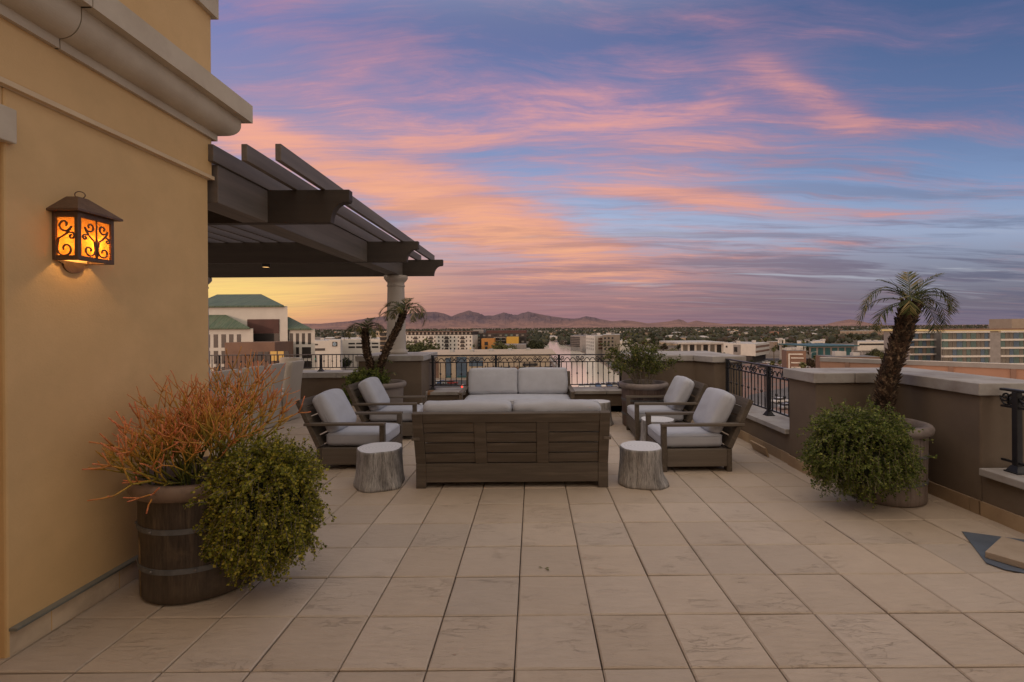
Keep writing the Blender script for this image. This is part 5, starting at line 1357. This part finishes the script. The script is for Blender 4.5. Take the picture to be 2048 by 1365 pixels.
for (label, px, py, D, colr) in (('traffic light glowing green near the showroom building', 630, 718, 118, (.1, 1, .5)), ('traffic light glowing red just over the low coping', 924, 774, 150, (1, .05, .03))):
    X0 = xat(px, D, py); zc_ = zat(py, D, px); t = thing('traffic_light', label, 'traffic light', (X0, D, GZ))
    MB().tube([(X0+.5, D, GZ), (X0+.5, D, zc_+.8)], .09, 6).build('pole', M['roof_white'], t)
    MB().box(X0-.25, X0+.25, D-.2, D+.2, zc_-.8, zc_+.8).build('housing', M['dark_wall'] if px < 800 else M['roof_white'], t)
    m = MB(); m.sphere((X0, D-.22, zc_), .3 if px > 800 else .2, 2); m.build('signal_lamp', emis('signal_glow', colr, 2.2 if px > 800 else .8), t)

# ---- cars
def car_proto(cm):
    t = thing('parked_car', 'car', 'car', (0, 0, 0)); 
    body = [(-2.2, .3), (2.2, .3), (2.25, .75), (1.3, .92), (-1.9, .95), (-2.25, .8)]
    m = MB(); m.prism([(p[0], p[1]) for p in body], -.88, .88, axis='y'); m.build('body', cm, t, bevel=.06)
    cab = [(-1.75, .93), (1.15, .9), (.55, 1.42), (-1.2, 1.45)]
    m = MB(); m.prism(cab, -.76, .76, axis='y'); m.build('windows', M['glass'], t, bevel=.05)
    m = MB(); m.box(-1.15, .5, -.72, .72, 1.425, 1.475); m.build('roof', cm, t)
    for sx in (-1.4, 1.4):
        for sy in (-.8, .8):
            m = MB(); m.tube([(sx, sy-.1, .33), (sx, sy+.1, .33)], .33, 12); m.build('wheel', M['dark_wall'], t)
    return t
CARS = [('white', (.5, .5, .49)), ('silver', (.26, .27, .28)), ('black', (.02, .02, .022)), ('red', (.25, .03, .025)), ('blue', (.04, .08, .18))]
cp = []
for nm, cc in CARS:
    mt = mat(nm+'_car_paint', cc, cc, 2, .3, spec=.6); cp.append((nm, car_proto(mt)))
spots = []
for i in range(14): spots.append((672+i*5.6, 716+(i % 2)*6+i*.5, 0, 'on the lot beyond the plain railing'))
for i in range(8): spots.append((1162+i*11, 776-i*.6, 90, 'parked beside the canal water'))
for i in range(9): spots.append((1108-i*1.9, 752-i*4.6, 80, 'on the lane along the canal'))
for i in range(12): spots.append((1506+i*9.3, 727+(i % 3)*4.5, 0, 'on the street beyond the right railing'))
for i in range(6): spots.append((1560+i*14, 806+(i % 2)*12, 20, 'on the near street seen through the right railing'))
for i in range(5): spots.append((868+i*9, 769, 0, 'on the road before the cream shops'))
used = {}
for i, (px, py, rz, where) in enumerate(spots):
    nm, pr0 = cp[(i*7+i//3) % 5 if i % 2 else (0, 1)[i % 4 == 0]]
    p = G(px, py, GZ+.1)
    lb = '%s car %s' % (nm, where); grp = '%s cars %s' % (nm, where)
    if id(pr0) not in used: used[id(pr0)] = 1; o = pr0; o.location = (p.x, p.y, GZ+.1); o.rotation_euler = (0, 0, R(rz+random.uniform(-4, 4))); o['label'] = lb; o['group'] = grp
    else: dup(pr0, (p.x, p.y, GZ+.1), R(rz+random.uniform(-4, 4)), lb, group=grp)

# ---- trees
tl = lambda nm, a, b_, c_: leafmat(nm, [(0, (*a, 1)), (.6, (*b_, 1)), (1, (*c_, 1))], rough=.9, trans=0)
M['tree_d'] = tl('dark_tree_leaves', (.018, .022, .010), (.036, .042, .02), (.06, .066, .03))
M['tree_o'] = tl('olive_tree_leaves', (.045, .05, .02), (.10, .105, .04), (.17, .165, .07))
M['tree_b'] = tl('brown_tree_leaves', (.03, .022, .012), (.06, .04, .022), (.10, .065, .035))
M['wood_d'] = tl('far_dark_leaves', (.026, .03, .02), (.036, .04, .025), (.05, .052, .034))
M['wood_o'] = tl('far_olive_leaves', (.045, .047, .03), (.055, .056, .034), (.075, .072, .045))
M['wood_b'] = tl('far_brown_leaves', (.04, .032, .024), (.055, .042, .03), (.075, .056, .04))
M['trunk'] = mat('tree_bark', (.09, .065, .045), (.06, .045, .03), 2, .95)
def tree_proto(kind, seed, mt, n=900, r=3.4, h=7.5, sq=.75):
    random.seed(seed); rg = np.random.default_rng(seed)
    t = thing('tree', 'tree', 'tree', (0, 0, 0)); m = MB()
    m.tube([(0, 0, 0), (.1, 0, h*.3), (0, .1, h*.5)], [.28, .2, .14], 7)
    for k in range(6):
        a = k*1.05; m.tube([(0, 0, h*.35), (math.cos(a)*r*.3, math.sin(a)*r*.3, h*.55), (math.cos(a)*r*.6, math.sin(a)*r*.6, h*.75)], [.13, .08, .03], 5)
    m.build('trunk', M['trunk'], t)
    P_ = []
    cl = [(rg.normal(size=3)*np.array([r*.42, r*.42, r*.28])+np.array([0, 0, h-r*sq*.95]), r*(.3+.3*rg.random())) for _ in range(11)]
    for k in range(n):
        c_, rr = cl[k % 11]; d = rg.normal(size=3); d /= np.linalg.norm(d); P_.append(c_+d*rr*(.75+.35*rg.random())*np.array([1, 1, sq]))
    P_ = np.array(P_); D_ = rg.normal(size=P_.shape); D_ /= np.linalg.norm(D_, axis=1, keepdims=True)
    ln = (.45+.5*rg.random(len(P_)))*r/3.4; MB().quads(leaf_quads(P_, D_, ln, ln*.8)).build('crown', mt, t)
    return t
def palm_proto(seed, h=9, r=1.9, mt='tree_o', skirt=True):
    random.seed(seed); t = thing('palm_tree', 'palm tree', 'palm', (0, 0, 0))
    MB().tube([(0, 0, 0), (.1, 0, h*.5), (.15, .05, h)], [.26, .2, .17], 7).build('trunk', M['trunk'], t)
    m = MB()
    for k in range(34):
        az = k*2.4; el = R(random.uniform(-35, 80)); p = Vector((.15, .05, h)); n = 5; a = el; L_ = r*random.uniform(.8, 1.1)
        sd = Vector((-math.sin(az), math.cos(az), 0)); pr = None
        for q in range(n+1):
            w_ = .42*math.sin(PI*(.12+.88*q/n))**.7*(1 if q < n else .1)+.02
            cur = (p-sd*w_, p+sd*w_)
            if pr is not None: m._add([pr[0], pr[1], cur[1], cur[0]], [(0, 1, 2, 3)])
            pr = cur
            d = Vector((math.cos(az)*math.cos(a), math.sin(az)*math.cos(a), math.sin(a))); p = p+d*L_/n; a -= R(22)
    m.build('crown', M[mt], t); return t
protos = [tree_proto('a', 1, M['tree_d'], 1100), tree_proto('b', 2, M['tree_o'], 1100, 3.6, 6.8, .8), tree_proto('c', 3, M['tree_d'], 900, 2.8, 8.5, .95), tree_proto('d', 4, M['tree_b'], 900, 3.0, 6.5, .8), palm_proto(5, 10), palm_proto(6, 7, 2.0, 'tree_o'), palm_proto(7, 12, 1.8, 'tree_d')]
desc = ['dark broad tree', 'olive green tree', 'tall dark tree', 'brown-leaved tree', 'tall thin palm', 'short green palm', 'very tall dark palm']
first = set()
def put(k, x, y, sc, label, group):
    sc = sc*random.uniform(.96, 1.04); rz = random.uniform(0, 6.28)
    if k not in first:
        first.add(k); o = protos[k]; o.location = (x, y, GZ+.02); o.rotation_euler = (0, 0, rz); o.scale = (sc,)*3; o['label'] = label; o['group'] = group
    else: dup(protos[k], (x, y, GZ+.02), rz, label, sc, group)
# the hand-placed nearer trees (pixel of the crown centre column, distance, scale)
near = [(1, 842, 300, 1.95, 'before the white apartment block'), (1, 866, 330, 1.5, 'before the white apartment block'), (1, 825, 290, 1.8, 'before the white apartment block'),
        (1, 1001, 290, 1.7, 'before the grey annex'), (1, 1019, 300, 1.4, 'before the grey annex'), (0, 1066, 345, 1.5, 'at the left bank of the canal'), (0, 1080, 370, 1.3, 'at the left bank of the canal'), (0, 1060, 380, 1.2, 'at the left bank of the canal'),
        (2, 1085, 420, 1.0, 'at the left bank of the canal'), (3, 980, 350, .9, 'before the orange volume'), (4, 948, 345, .9, 'before the orange volume'), (4, 985, 340, .85, 'before the orange volume'),
        (1, 649, 150, .95, 'before the showroom building'), (5, 655, 170, .9, 'before the showroom building'), (0, 690, 230, .9, 'before the showroom building'),
        (5, 1605, 178, .95, 'before the brown striped buildings'), (5, 1722, 142, .95, 'before the brown striped buildings'), (5, 1590, 182, .7, 'before the brown striped buildings'), (4, 1548, 235, 1.0, 'beside the three-storey office'), (5, 1545, 200, .9, 'beside the three-storey office'), (5, 1560, 210, .8, 'beside the three-storey office'),
        (3, 1640, 215, .9, 'before the teal office'), (5, 1632, 220, 1.0, 'before the teal office'), (5, 1652, 225, .9, 'before the teal office'), (3, 1622, 222, .9, 'before the teal office'),
        (1, 1690, 210, 1.0, 'before the teal office'), (1, 1675, 205, .9, 'before the teal office'), (0, 1750, 250, 1.1, 'left of the leaning palm'), (1, 1765, 240, 1.1, 'left of the leaning palm'), (0, 1780, 235, .8, 'left of the leaning palm'),
        (0, 1873, 125, .7, 'at the foot of the hotel'), (0, 1883, 128, .7, 'at the foot of the hotel'), (5, 1862, 160, 1.2, 'at the foot of the hotel'), (1, 1350, 290, 1.1, 'before the low white pavilion'), (2, 1372, 280, .8, 'before the low white pavilion'), (2, 1392, 285, .75, 'before the low white pavilion'), (2, 1425, 280, .75, 'before the low white pavilion'), (2, 1440, 285, .7, 'before the low white pavilion'), (0, 1408, 283, .7, 'before the low white pavilion'),
        (0, 1503, 245, .5, 'beside the three-storey office'), (2, 1080, 205, .55, 'before the cream shops'), (5, 1042, 200, .6, 'before the cream shops'), (3, 1450, 150, .6, 'on the plaza beyond the right railing')]
for (k, px, D, sc, where) in near: put(k, xat(px, D), D, sc, '%s %s' % (desc[k], where), '%ss %s' % (desc[k], where))
random.seed(77)
def blocked(px, D):
    for (a, b_, d0) in ((795, 1056, 430), (1055, 1260, 445), (620, 780, 300), (1352, 1545, 345), (1570, 1760, 300), (1678, 1832, 560), (1815, 2300, 240)):
        if a-4 < px < b_+4 and D < d0: return True
    return False
cnt = 0
while cnt < 235:
    px = random.uniform(560, 1900); D = 300+900*random.random()**1.6
    if blocked(px, D) or (1050 < px < 1250 and D < 800 and px < 1100+ (800-D)*.5): continue
    k = random.choices(range(7), [5, 3, 4, 3, 2, .6, 2])[0]
    side = 'left' if px < 800 else ('centre' if px < 1260 else 'right')
    put(k, xat(px, D), D, random.uniform(.7, 1.2), '%s in the suburbs spreading to the %s' % (desc[k], side), '%ss in the %s suburbs' % (desc[k], side)); cnt += 1
def far_wood(name, n, d0, d1, pw, sub, label):
    m = MB(); random.seed(n)
    for _ in range(n):
        px = random.uniform(450, 2150); D = d0+(d1-d0)*random.random()**pw
        x_ = xat(px, D); r_ = random.uniform(2.2, 4.6)*(1+D/6000); h_ = random.uniform(.7, 1.15)
        if blocked(px, D): continue
        m.sphere((x_, D, GZ+r_*.8), r_, 1, mi=random.choice([0, 0, 0, 1, 1, 2]), jit=.55, sq=h_)
    o = m.build(name, [M['wood_d'], M['wood_o'], M['wood_b']]); tag(o, label, 'trees', kind='stuff')
far_wood('distant_trees', 2600, 560, 1900, 1.3, 1, 'mass of dark suburban trees reaching toward the mountains')
far_wood('horizon_trees', 3600, 1900, 7500, 1.15, 1, 'thin dark band of treetops along the foot of the mountains')
# suburban houses
hm = [M['white_wall'], M['cream_wall'], M['tan_wall'], M['peach']]
rmats = [M['roof_white'], M['roof_brown'], M['roof_grey'], M['roof_white']]
random.seed(31)
for i in range(170):
    px = random.uniform(600, 1850); D = 420+2400*random.random()**1.4
    if blocked(px, D): continue
    if 1040 < px < 1200 and D < 850: continue
    x_ = xat(px, D); w_, d_, h_ = random.uniform(8, 22), random.uniform(8, 14), random.uniform(3.5, 6.5)
    wi, ri = random.randrange(4), random.randrange(4); flat = random.random() < .5
    wn = ('white', 'cream', 'tan', 'peach')[wi]; rn = ('pale', 'brown', 'grey', 'pale')[ri]
    lb = 'small %s house with %s %s roof among the suburban trees' % (wn, rn, 'flat' if flat else 'pitched')
    t = thing('house', lb, 'house', (x_, D, GZ), '%s houses with %s %s roofs in the suburbs' % (wn, rn, 'flat' if flat else 'pitched'))
    MB().box(x_-w_/2, x_+w_/2, D, D+d_, GZ, GZ+h_).build('wall', hm[wi], t)
    m = MB()
    if flat: m.box(x_-w_/2-.3, x_+w_/2+.3, D-.3, D+d_+.3, GZ+h_+.01, GZ+h_+.4)
    else: hip(m, x_-w_/2-.5, x_+w_/2+.5, D-.5, D+d_+.5, GZ+h_+.21, x_-w_/2+d_/2, x_+w_/2-d_/2, D+d_/2, GZ+h_+2.2, .2)
    m.build('roof', rmats[ri], t)
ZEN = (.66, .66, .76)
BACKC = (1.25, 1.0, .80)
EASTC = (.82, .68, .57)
# ================================================================== sky and light
w = bpy.data.worlds.new('World'); scene.world = w; w.use_nodes = True
t = w.node_tree; t.nodes.clear(); b = NB(t)
D = b.n('ShaderNodeTexCoord').outputs['Generated']
sx = b.n('ShaderNodeSeparateXYZ'); t.links.new(D, sx.inputs[0]); X, Y, Z = sx.outputs
SUN_EL, SUN_ROT = R(4.5), R(215)
ys = b.math('MAXIMUM', Y, .22)
S = b.math('DIVIDE', X, ys); T = b.math('DIVIDE', Z, ys)                 # gnomonic: azimuth / elevation tangents around north
U = b.math('MULTIPLY_ADD', S, .46, .52, clamp=True)                      # 0 .. 1 from the left to the right of the view
def col_ramp(stops): return b.ramp(b.math('MULTIPLY', T, 1.25, clamp=True), [(min(1, p*1.25), lin(*c_)) for p, c_ in stops])
# base colour columns by elevation tangent
left = col_ramp([(0, (200, 128, 112)), (.03, (232, 146, 104)), (.09, (244, 172, 112)), (.15, (196, 138, 134)), (.22, (164, 148, 176)), (.33, (146, 160, 200)), (.48, (142, 138, 180)), (.66, (116, 124, 180))])
midc = col_ramp([(0, (150, 112, 122)), (.05, (160, 112, 120)), (.12, (184, 140, 146)), (.18, (182, 180, 204)), (.25, (158, 178, 216)), (.34, (128, 150, 198)), (.48, (112, 124, 176)), (.66, (88, 102, 154))])
rght = col_ramp([(0, (116, 106, 130)), (.05, (100, 97, 122)), (.13, (124, 130, 158)), (.2, (146, 160, 194)), (.3, (116, 142, 188)), (.45, (86, 108, 158)), (.66, (60, 88, 138))])
c1 = b.mix(b.ramp(U, [(.2, (0, 0, 0)), (.52, (1, 1, 1))], 'EASE'), left, midc)
base = b.mix(b.ramp(U, [(.45, (0, 0, 0)), (.95, (1, 1, 1))], 'EASE'), c1, rght)
# high cloud sheet: planar projection so streaks converge toward the horizon
zc = b.math('ADD', b.math('MAXIMUM', Z, 0.0), .075)
px_ = b.math('DIVIDE', X, zc); py_ = b.math('DIVIDE', Y, zc)
cv = b.n('ShaderNodeCombineXYZ'); t.links.new(px_, cv.inputs[0]); t.links.new(py_, cv.inputs[1])
warp = b.n('ShaderNodeTexNoise'); warp.inputs['Scale'].default_value = .55; warp.inputs['Detail'].default_value = 4; t.links.new(cv.outputs[0], warp.inputs[0])
wv = b.n('ShaderNodeVectorMath', operation='MULTIPLY_ADD'); t.links.new(warp.outputs['Color'], wv.inputs[0]); wv.inputs[1].default_value = (.6, .6, 0); t.links.new(cv.outputs[0], wv.inputs[2])
PV = wv.outputs[0]
AZ = R(38)          # streak axis: 57 deg right of north -> rotate so that it lies on x
st1 = b.noise(b.mapping(PV, (.28, 1.0, 1), (0, 0, -AZ), (3.1, 1.7, 0)), 2.1, 11, .66, .3)
st2 = b.noise(b.mapping(PV, (.16, 1.0, 1), (0, 0, -R(36)), (9.1, 4.7, 0)), 6.5, 12, .72, .5)
st3 = b.noise(b.mapping(PV, (.3, 1.0, 1), (0, 0, -R(38)), (1.3, 8.2, 0)), .7, 6, .55)
def band(px, py, ang, lx, ly, amp, soft=1.0):
    # soft elongated patch of cloud centred on a sky direction
    s0, t0 = (px-CX)/F, (CY-py)/F; a = R(ang)
    ds = b.math('SUBTRACT', S, s0); dt = b.math('SUBTRACT', T, t0)
    p = b.math('ADD', b.math('MULTIPLY', ds, math.cos(a)/lx), b.math('MULTIPLY', dt, -math.sin(a)/lx))
    q = b.math('ADD', b.math('MULTIPLY', ds, math.sin(a)/ly), b.math('MULTIPLY', dt, math.cos(a)/ly))
    # bend with large noise
    q = b.math('ADD', q, b.math('MULTIPLY', b.math('SUBTRACT', st3, .5), 1.2))
    e = b.math('MULTIPLY', b.math('ADD', b.math('MULTIPLY', p, p), b.math('MULTIPLY', q, q)), -1)
    return b.math('MULTIPLY', b.math('EXPONENT', e), amp)
def total(lst):
    r = lst[0]
    for x in lst[1:]: r = b.math('ADD', r, x)
    return r
bias = total([band(1650, 130, 22, .4, .09, .05), band(1850, 230, 12, .3, .05, .05), band(500, 255, 14, .12, .03, .14), band(1330, 120, 24, .3, .06, .06), band(900, 130, 24, .55, .12, .12), band(600, 90, 20, .32, .08, .13), band(1100, 30, 22, .3, .05, .06), band(1500, 260, 14, .35, .07, .08), band(760, 250, 16, .4, .05, .06), band(640, 330, 17, .34, .050, .20), band(960, 400, 20, .30, .055, .17), band(600, 180, 15, .25, .04, .07),
              band(1050, 480, 14, .34, .05, .17), band(1420, 405, 6, .26, .020, .20), band(1620, 190, 30, .20, .045, .18), band(1250, 240, 14, .34, .07, .10),
              band(680, 560, 3, .5, .05, .10), band(1250, 340, 10, .3, .028, .09), band(1100, 545, 3, .4, .05, .09), band(1800, 425, -2, .18, .018, .12), band(1650, 495, -4, .2, .014, .11)])
cover = b.math('ADD', b.math('MULTIPLY', st1, .60), b.math('MULTIPLY', st2, .48))
pinkm = b.ramp(b.math('ADD', b.math('MULTIPLY_ADD', cover, 1.0, -.12), bias), [(.40, (0, 0, 0)), (.70, (1, 1, 1))], 'EASE')
hot = b.ramp(b.math('ADD', b.math('MULTIPLY_ADD', cover, 1.1, -.22), bias), [(.48, (0, 0, 0)), (.76, (1, 1, 1))], 'EASE')
def cramp(stops): return col_ramp(stops)
pl_ = cramp([(0, (236, 150, 112)), (.09, (250, 176, 110)), (.2, (240, 158, 122)), (.34, (240, 160, 130)), (.5, (212, 146, 160)), (.66, (205, 135, 150))])
pm_ = cramp([(0, (176, 112, 122)), (.1, (196, 128, 128)), (.2, (226, 146, 126)), (.3, (222, 148, 142)), (.45, (196, 142, 168)), (.66, (196, 132, 150))])
pr_c = cramp([(0, (122, 100, 120)), (.1, (140, 104, 126)), (.2, (186, 124, 132)), (.28, (206, 132, 126)), (.45, (170, 118, 144)), (.66, (120, 106, 150))])
pc = b.mix(b.ramp(U, [(.2, (0, 0, 0)), (.5, (1, 1, 1))], 'EASE'), pl_, pm_); pc = b.mix(b.ramp(U, [(.55, (0, 0, 0)), (.9, (1, 1, 1))], 'EASE'), pc, pr_c)
c = b.mix(b.math('MULTIPLY', pinkm, .92), base, pc)
hotc = b.mix(b.ramp(U, [(.2, (0, 0, 0)), (.9, (1, 1, 1))]), b.ramp(b.math('MULTIPLY', T, 1.25, clamp=True), [(0, lin(255, 190, 100)), (.3, lin(255, 176, 112)), (.55, lin(250, 168, 134)), (.8, lin(228, 146, 150))]), lin(232, 150, 130))
c = b.mix(b.math('MULTIPLY', hot, .85), c, hotc)
# grey-violet undersides, heavier to the right and low down
dk = b.noise(b.mapping(PV, (.22, 1.1, 1), (0, 0, -R(12)), (4.4, .2, 0)), 1.9, 10, .66, .3)
lowm = b.ramp(T, [(.0, (.75, .75, .75)), (.12, (1, 1, 1)), (.24, (.55, .55, .55)), (.42, (0, 0, 0))])
rgtm = b.ramp(U, [(.12, (.6, .6, .6)), (.5, (.6, .6, .6)), (.85, (1, 1, 1))])
dm = b.math('MULTIPLY', b.ramp(dk, [(.45, (0, 0, 0)), (.60, (1, 1, 1))], 'EASE'), b.math('MULTIPLY', lowm, rgtm))
dcol = b.mix(U, lin(176, 112, 112), lin(72, 80, 118))
c = b.mix(b.math('MULTIPLY', dm, .8), c, dcol)
# pale breaks between the bands on the right
lb = b.noise(b.mapping(PV, (.2, 1.2, 1), (0, 0, -R(8)), (14.4, 7.2, 0)), 1.9, 9, .62, .4)
lm = b.math('MULTIPLY', b.ramp(lb, [(.54, (0, 0, 0)), (.68, (1, 1, 1))], 'EASE'), b.math('MULTIPLY', b.ramp(T, [(.02, (0, 0, 0)), (.09, (1, 1, 1)), (.2, (.8, .8, .8)), (.32, (0, 0, 0))]), b.ramp(U, [(.4, (0, 0, 0)), (.62, (1, 1, 1))])))
c = b.mix(b.math('MULTIPLY', lm, .7), c, lin(168, 172, 190))
# glow where the sun went down, low on the left
s0 = (455-CX)/F; t0 = (CY-575)/F
gl = b.math('EXPONENT', b.math('MULTIPLY', b.math('ADD', b.math('POWER', b.math('ABSOLUTE', b.math('DIVIDE', b.math('SUBTRACT', S, s0), .26)), 2), b.math('POWER', b.math('ABSOLUTE', b.math('DIVIDE', b.math('SUBTRACT', T, t0), .07)), 2)), -1))
gl = b.math('MULTIPLY', gl, b.math('MULTIPLY_ADD', st2, 1.1, .3))
c = b.mix(b.math('MULTIPLY', gl, .95, clamp=True), c, lin(255, 216, 110))
# rest of the dome, out of the picture: brightened to raise the ambient light on the terrace
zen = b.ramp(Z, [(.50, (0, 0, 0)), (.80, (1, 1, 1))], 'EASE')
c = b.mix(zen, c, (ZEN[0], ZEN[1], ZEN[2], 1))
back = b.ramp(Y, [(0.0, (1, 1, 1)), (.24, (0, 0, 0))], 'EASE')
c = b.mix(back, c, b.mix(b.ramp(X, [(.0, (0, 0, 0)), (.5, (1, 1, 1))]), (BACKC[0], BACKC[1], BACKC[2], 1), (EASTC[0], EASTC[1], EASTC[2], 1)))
sk = b.n('ShaderNodeTexSky', sky_type='NISHITA'); sk.sun_disc = False; sk.sun_elevation = SUN_EL; sk.sun_rotation = SUN_ROT
hsn = b.n('ShaderNodeHueSaturation'); t.links.new(c, hsn.inputs['Color']); hsn.inputs['Saturation'].default_value = .93; c = hsn.outputs[0]
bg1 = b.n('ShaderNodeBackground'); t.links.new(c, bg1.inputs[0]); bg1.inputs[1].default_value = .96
bg2 = b.n('ShaderNodeBackground'); t.links.new(sk.outputs[0], bg2.inputs[0]); bg2.inputs[1].default_value = .012
ad = b.n('ShaderNodeAddShader'); t.links.new(bg1.outputs[0], ad.inputs[0]); t.links.new(bg2.outputs[0], ad.inputs[1])
wo = b.n('ShaderNodeOutputWorld'); t.links.new(ad.outputs[0], wo.inputs[0])
w.cycles.sampling_method = 'MANUAL'; w.cycles.sample_map_resolution = 1024
sl = bpy.data.lights.new('sun', 'SUN'); sl.energy = 1.0; sl.angle = R(2); sl.color = (1, .6, .42)
so_ = bpy.data.objects.new('sun', sl); COL.objects.link(so_)
dirv = Vector((math.sin(SUN_ROT)*math.cos(SUN_EL), math.cos(SUN_ROT)*math.cos(SUN_EL), math.sin(SUN_EL)))
so_.rotation_euler = dirv.to_track_quat('Z', 'Y').to_euler(); so_.location = (0, -3, 30)
scene.view_settings.view_transform = 'Standard'; scene.view_settings.look = 'None'; scene.view_settings.exposure = 0; scene.view_settings.gamma = 1
scene.cycles.use_denoising = True; scene.cycles.max_bounces = 6; scene.cycles.diffuse_bounces = 4; scene.cycles.glossy_bounces = 3; scene.cycles.transmission_bounces = 4
scene.cycles.sample_clamp_indirect = 4
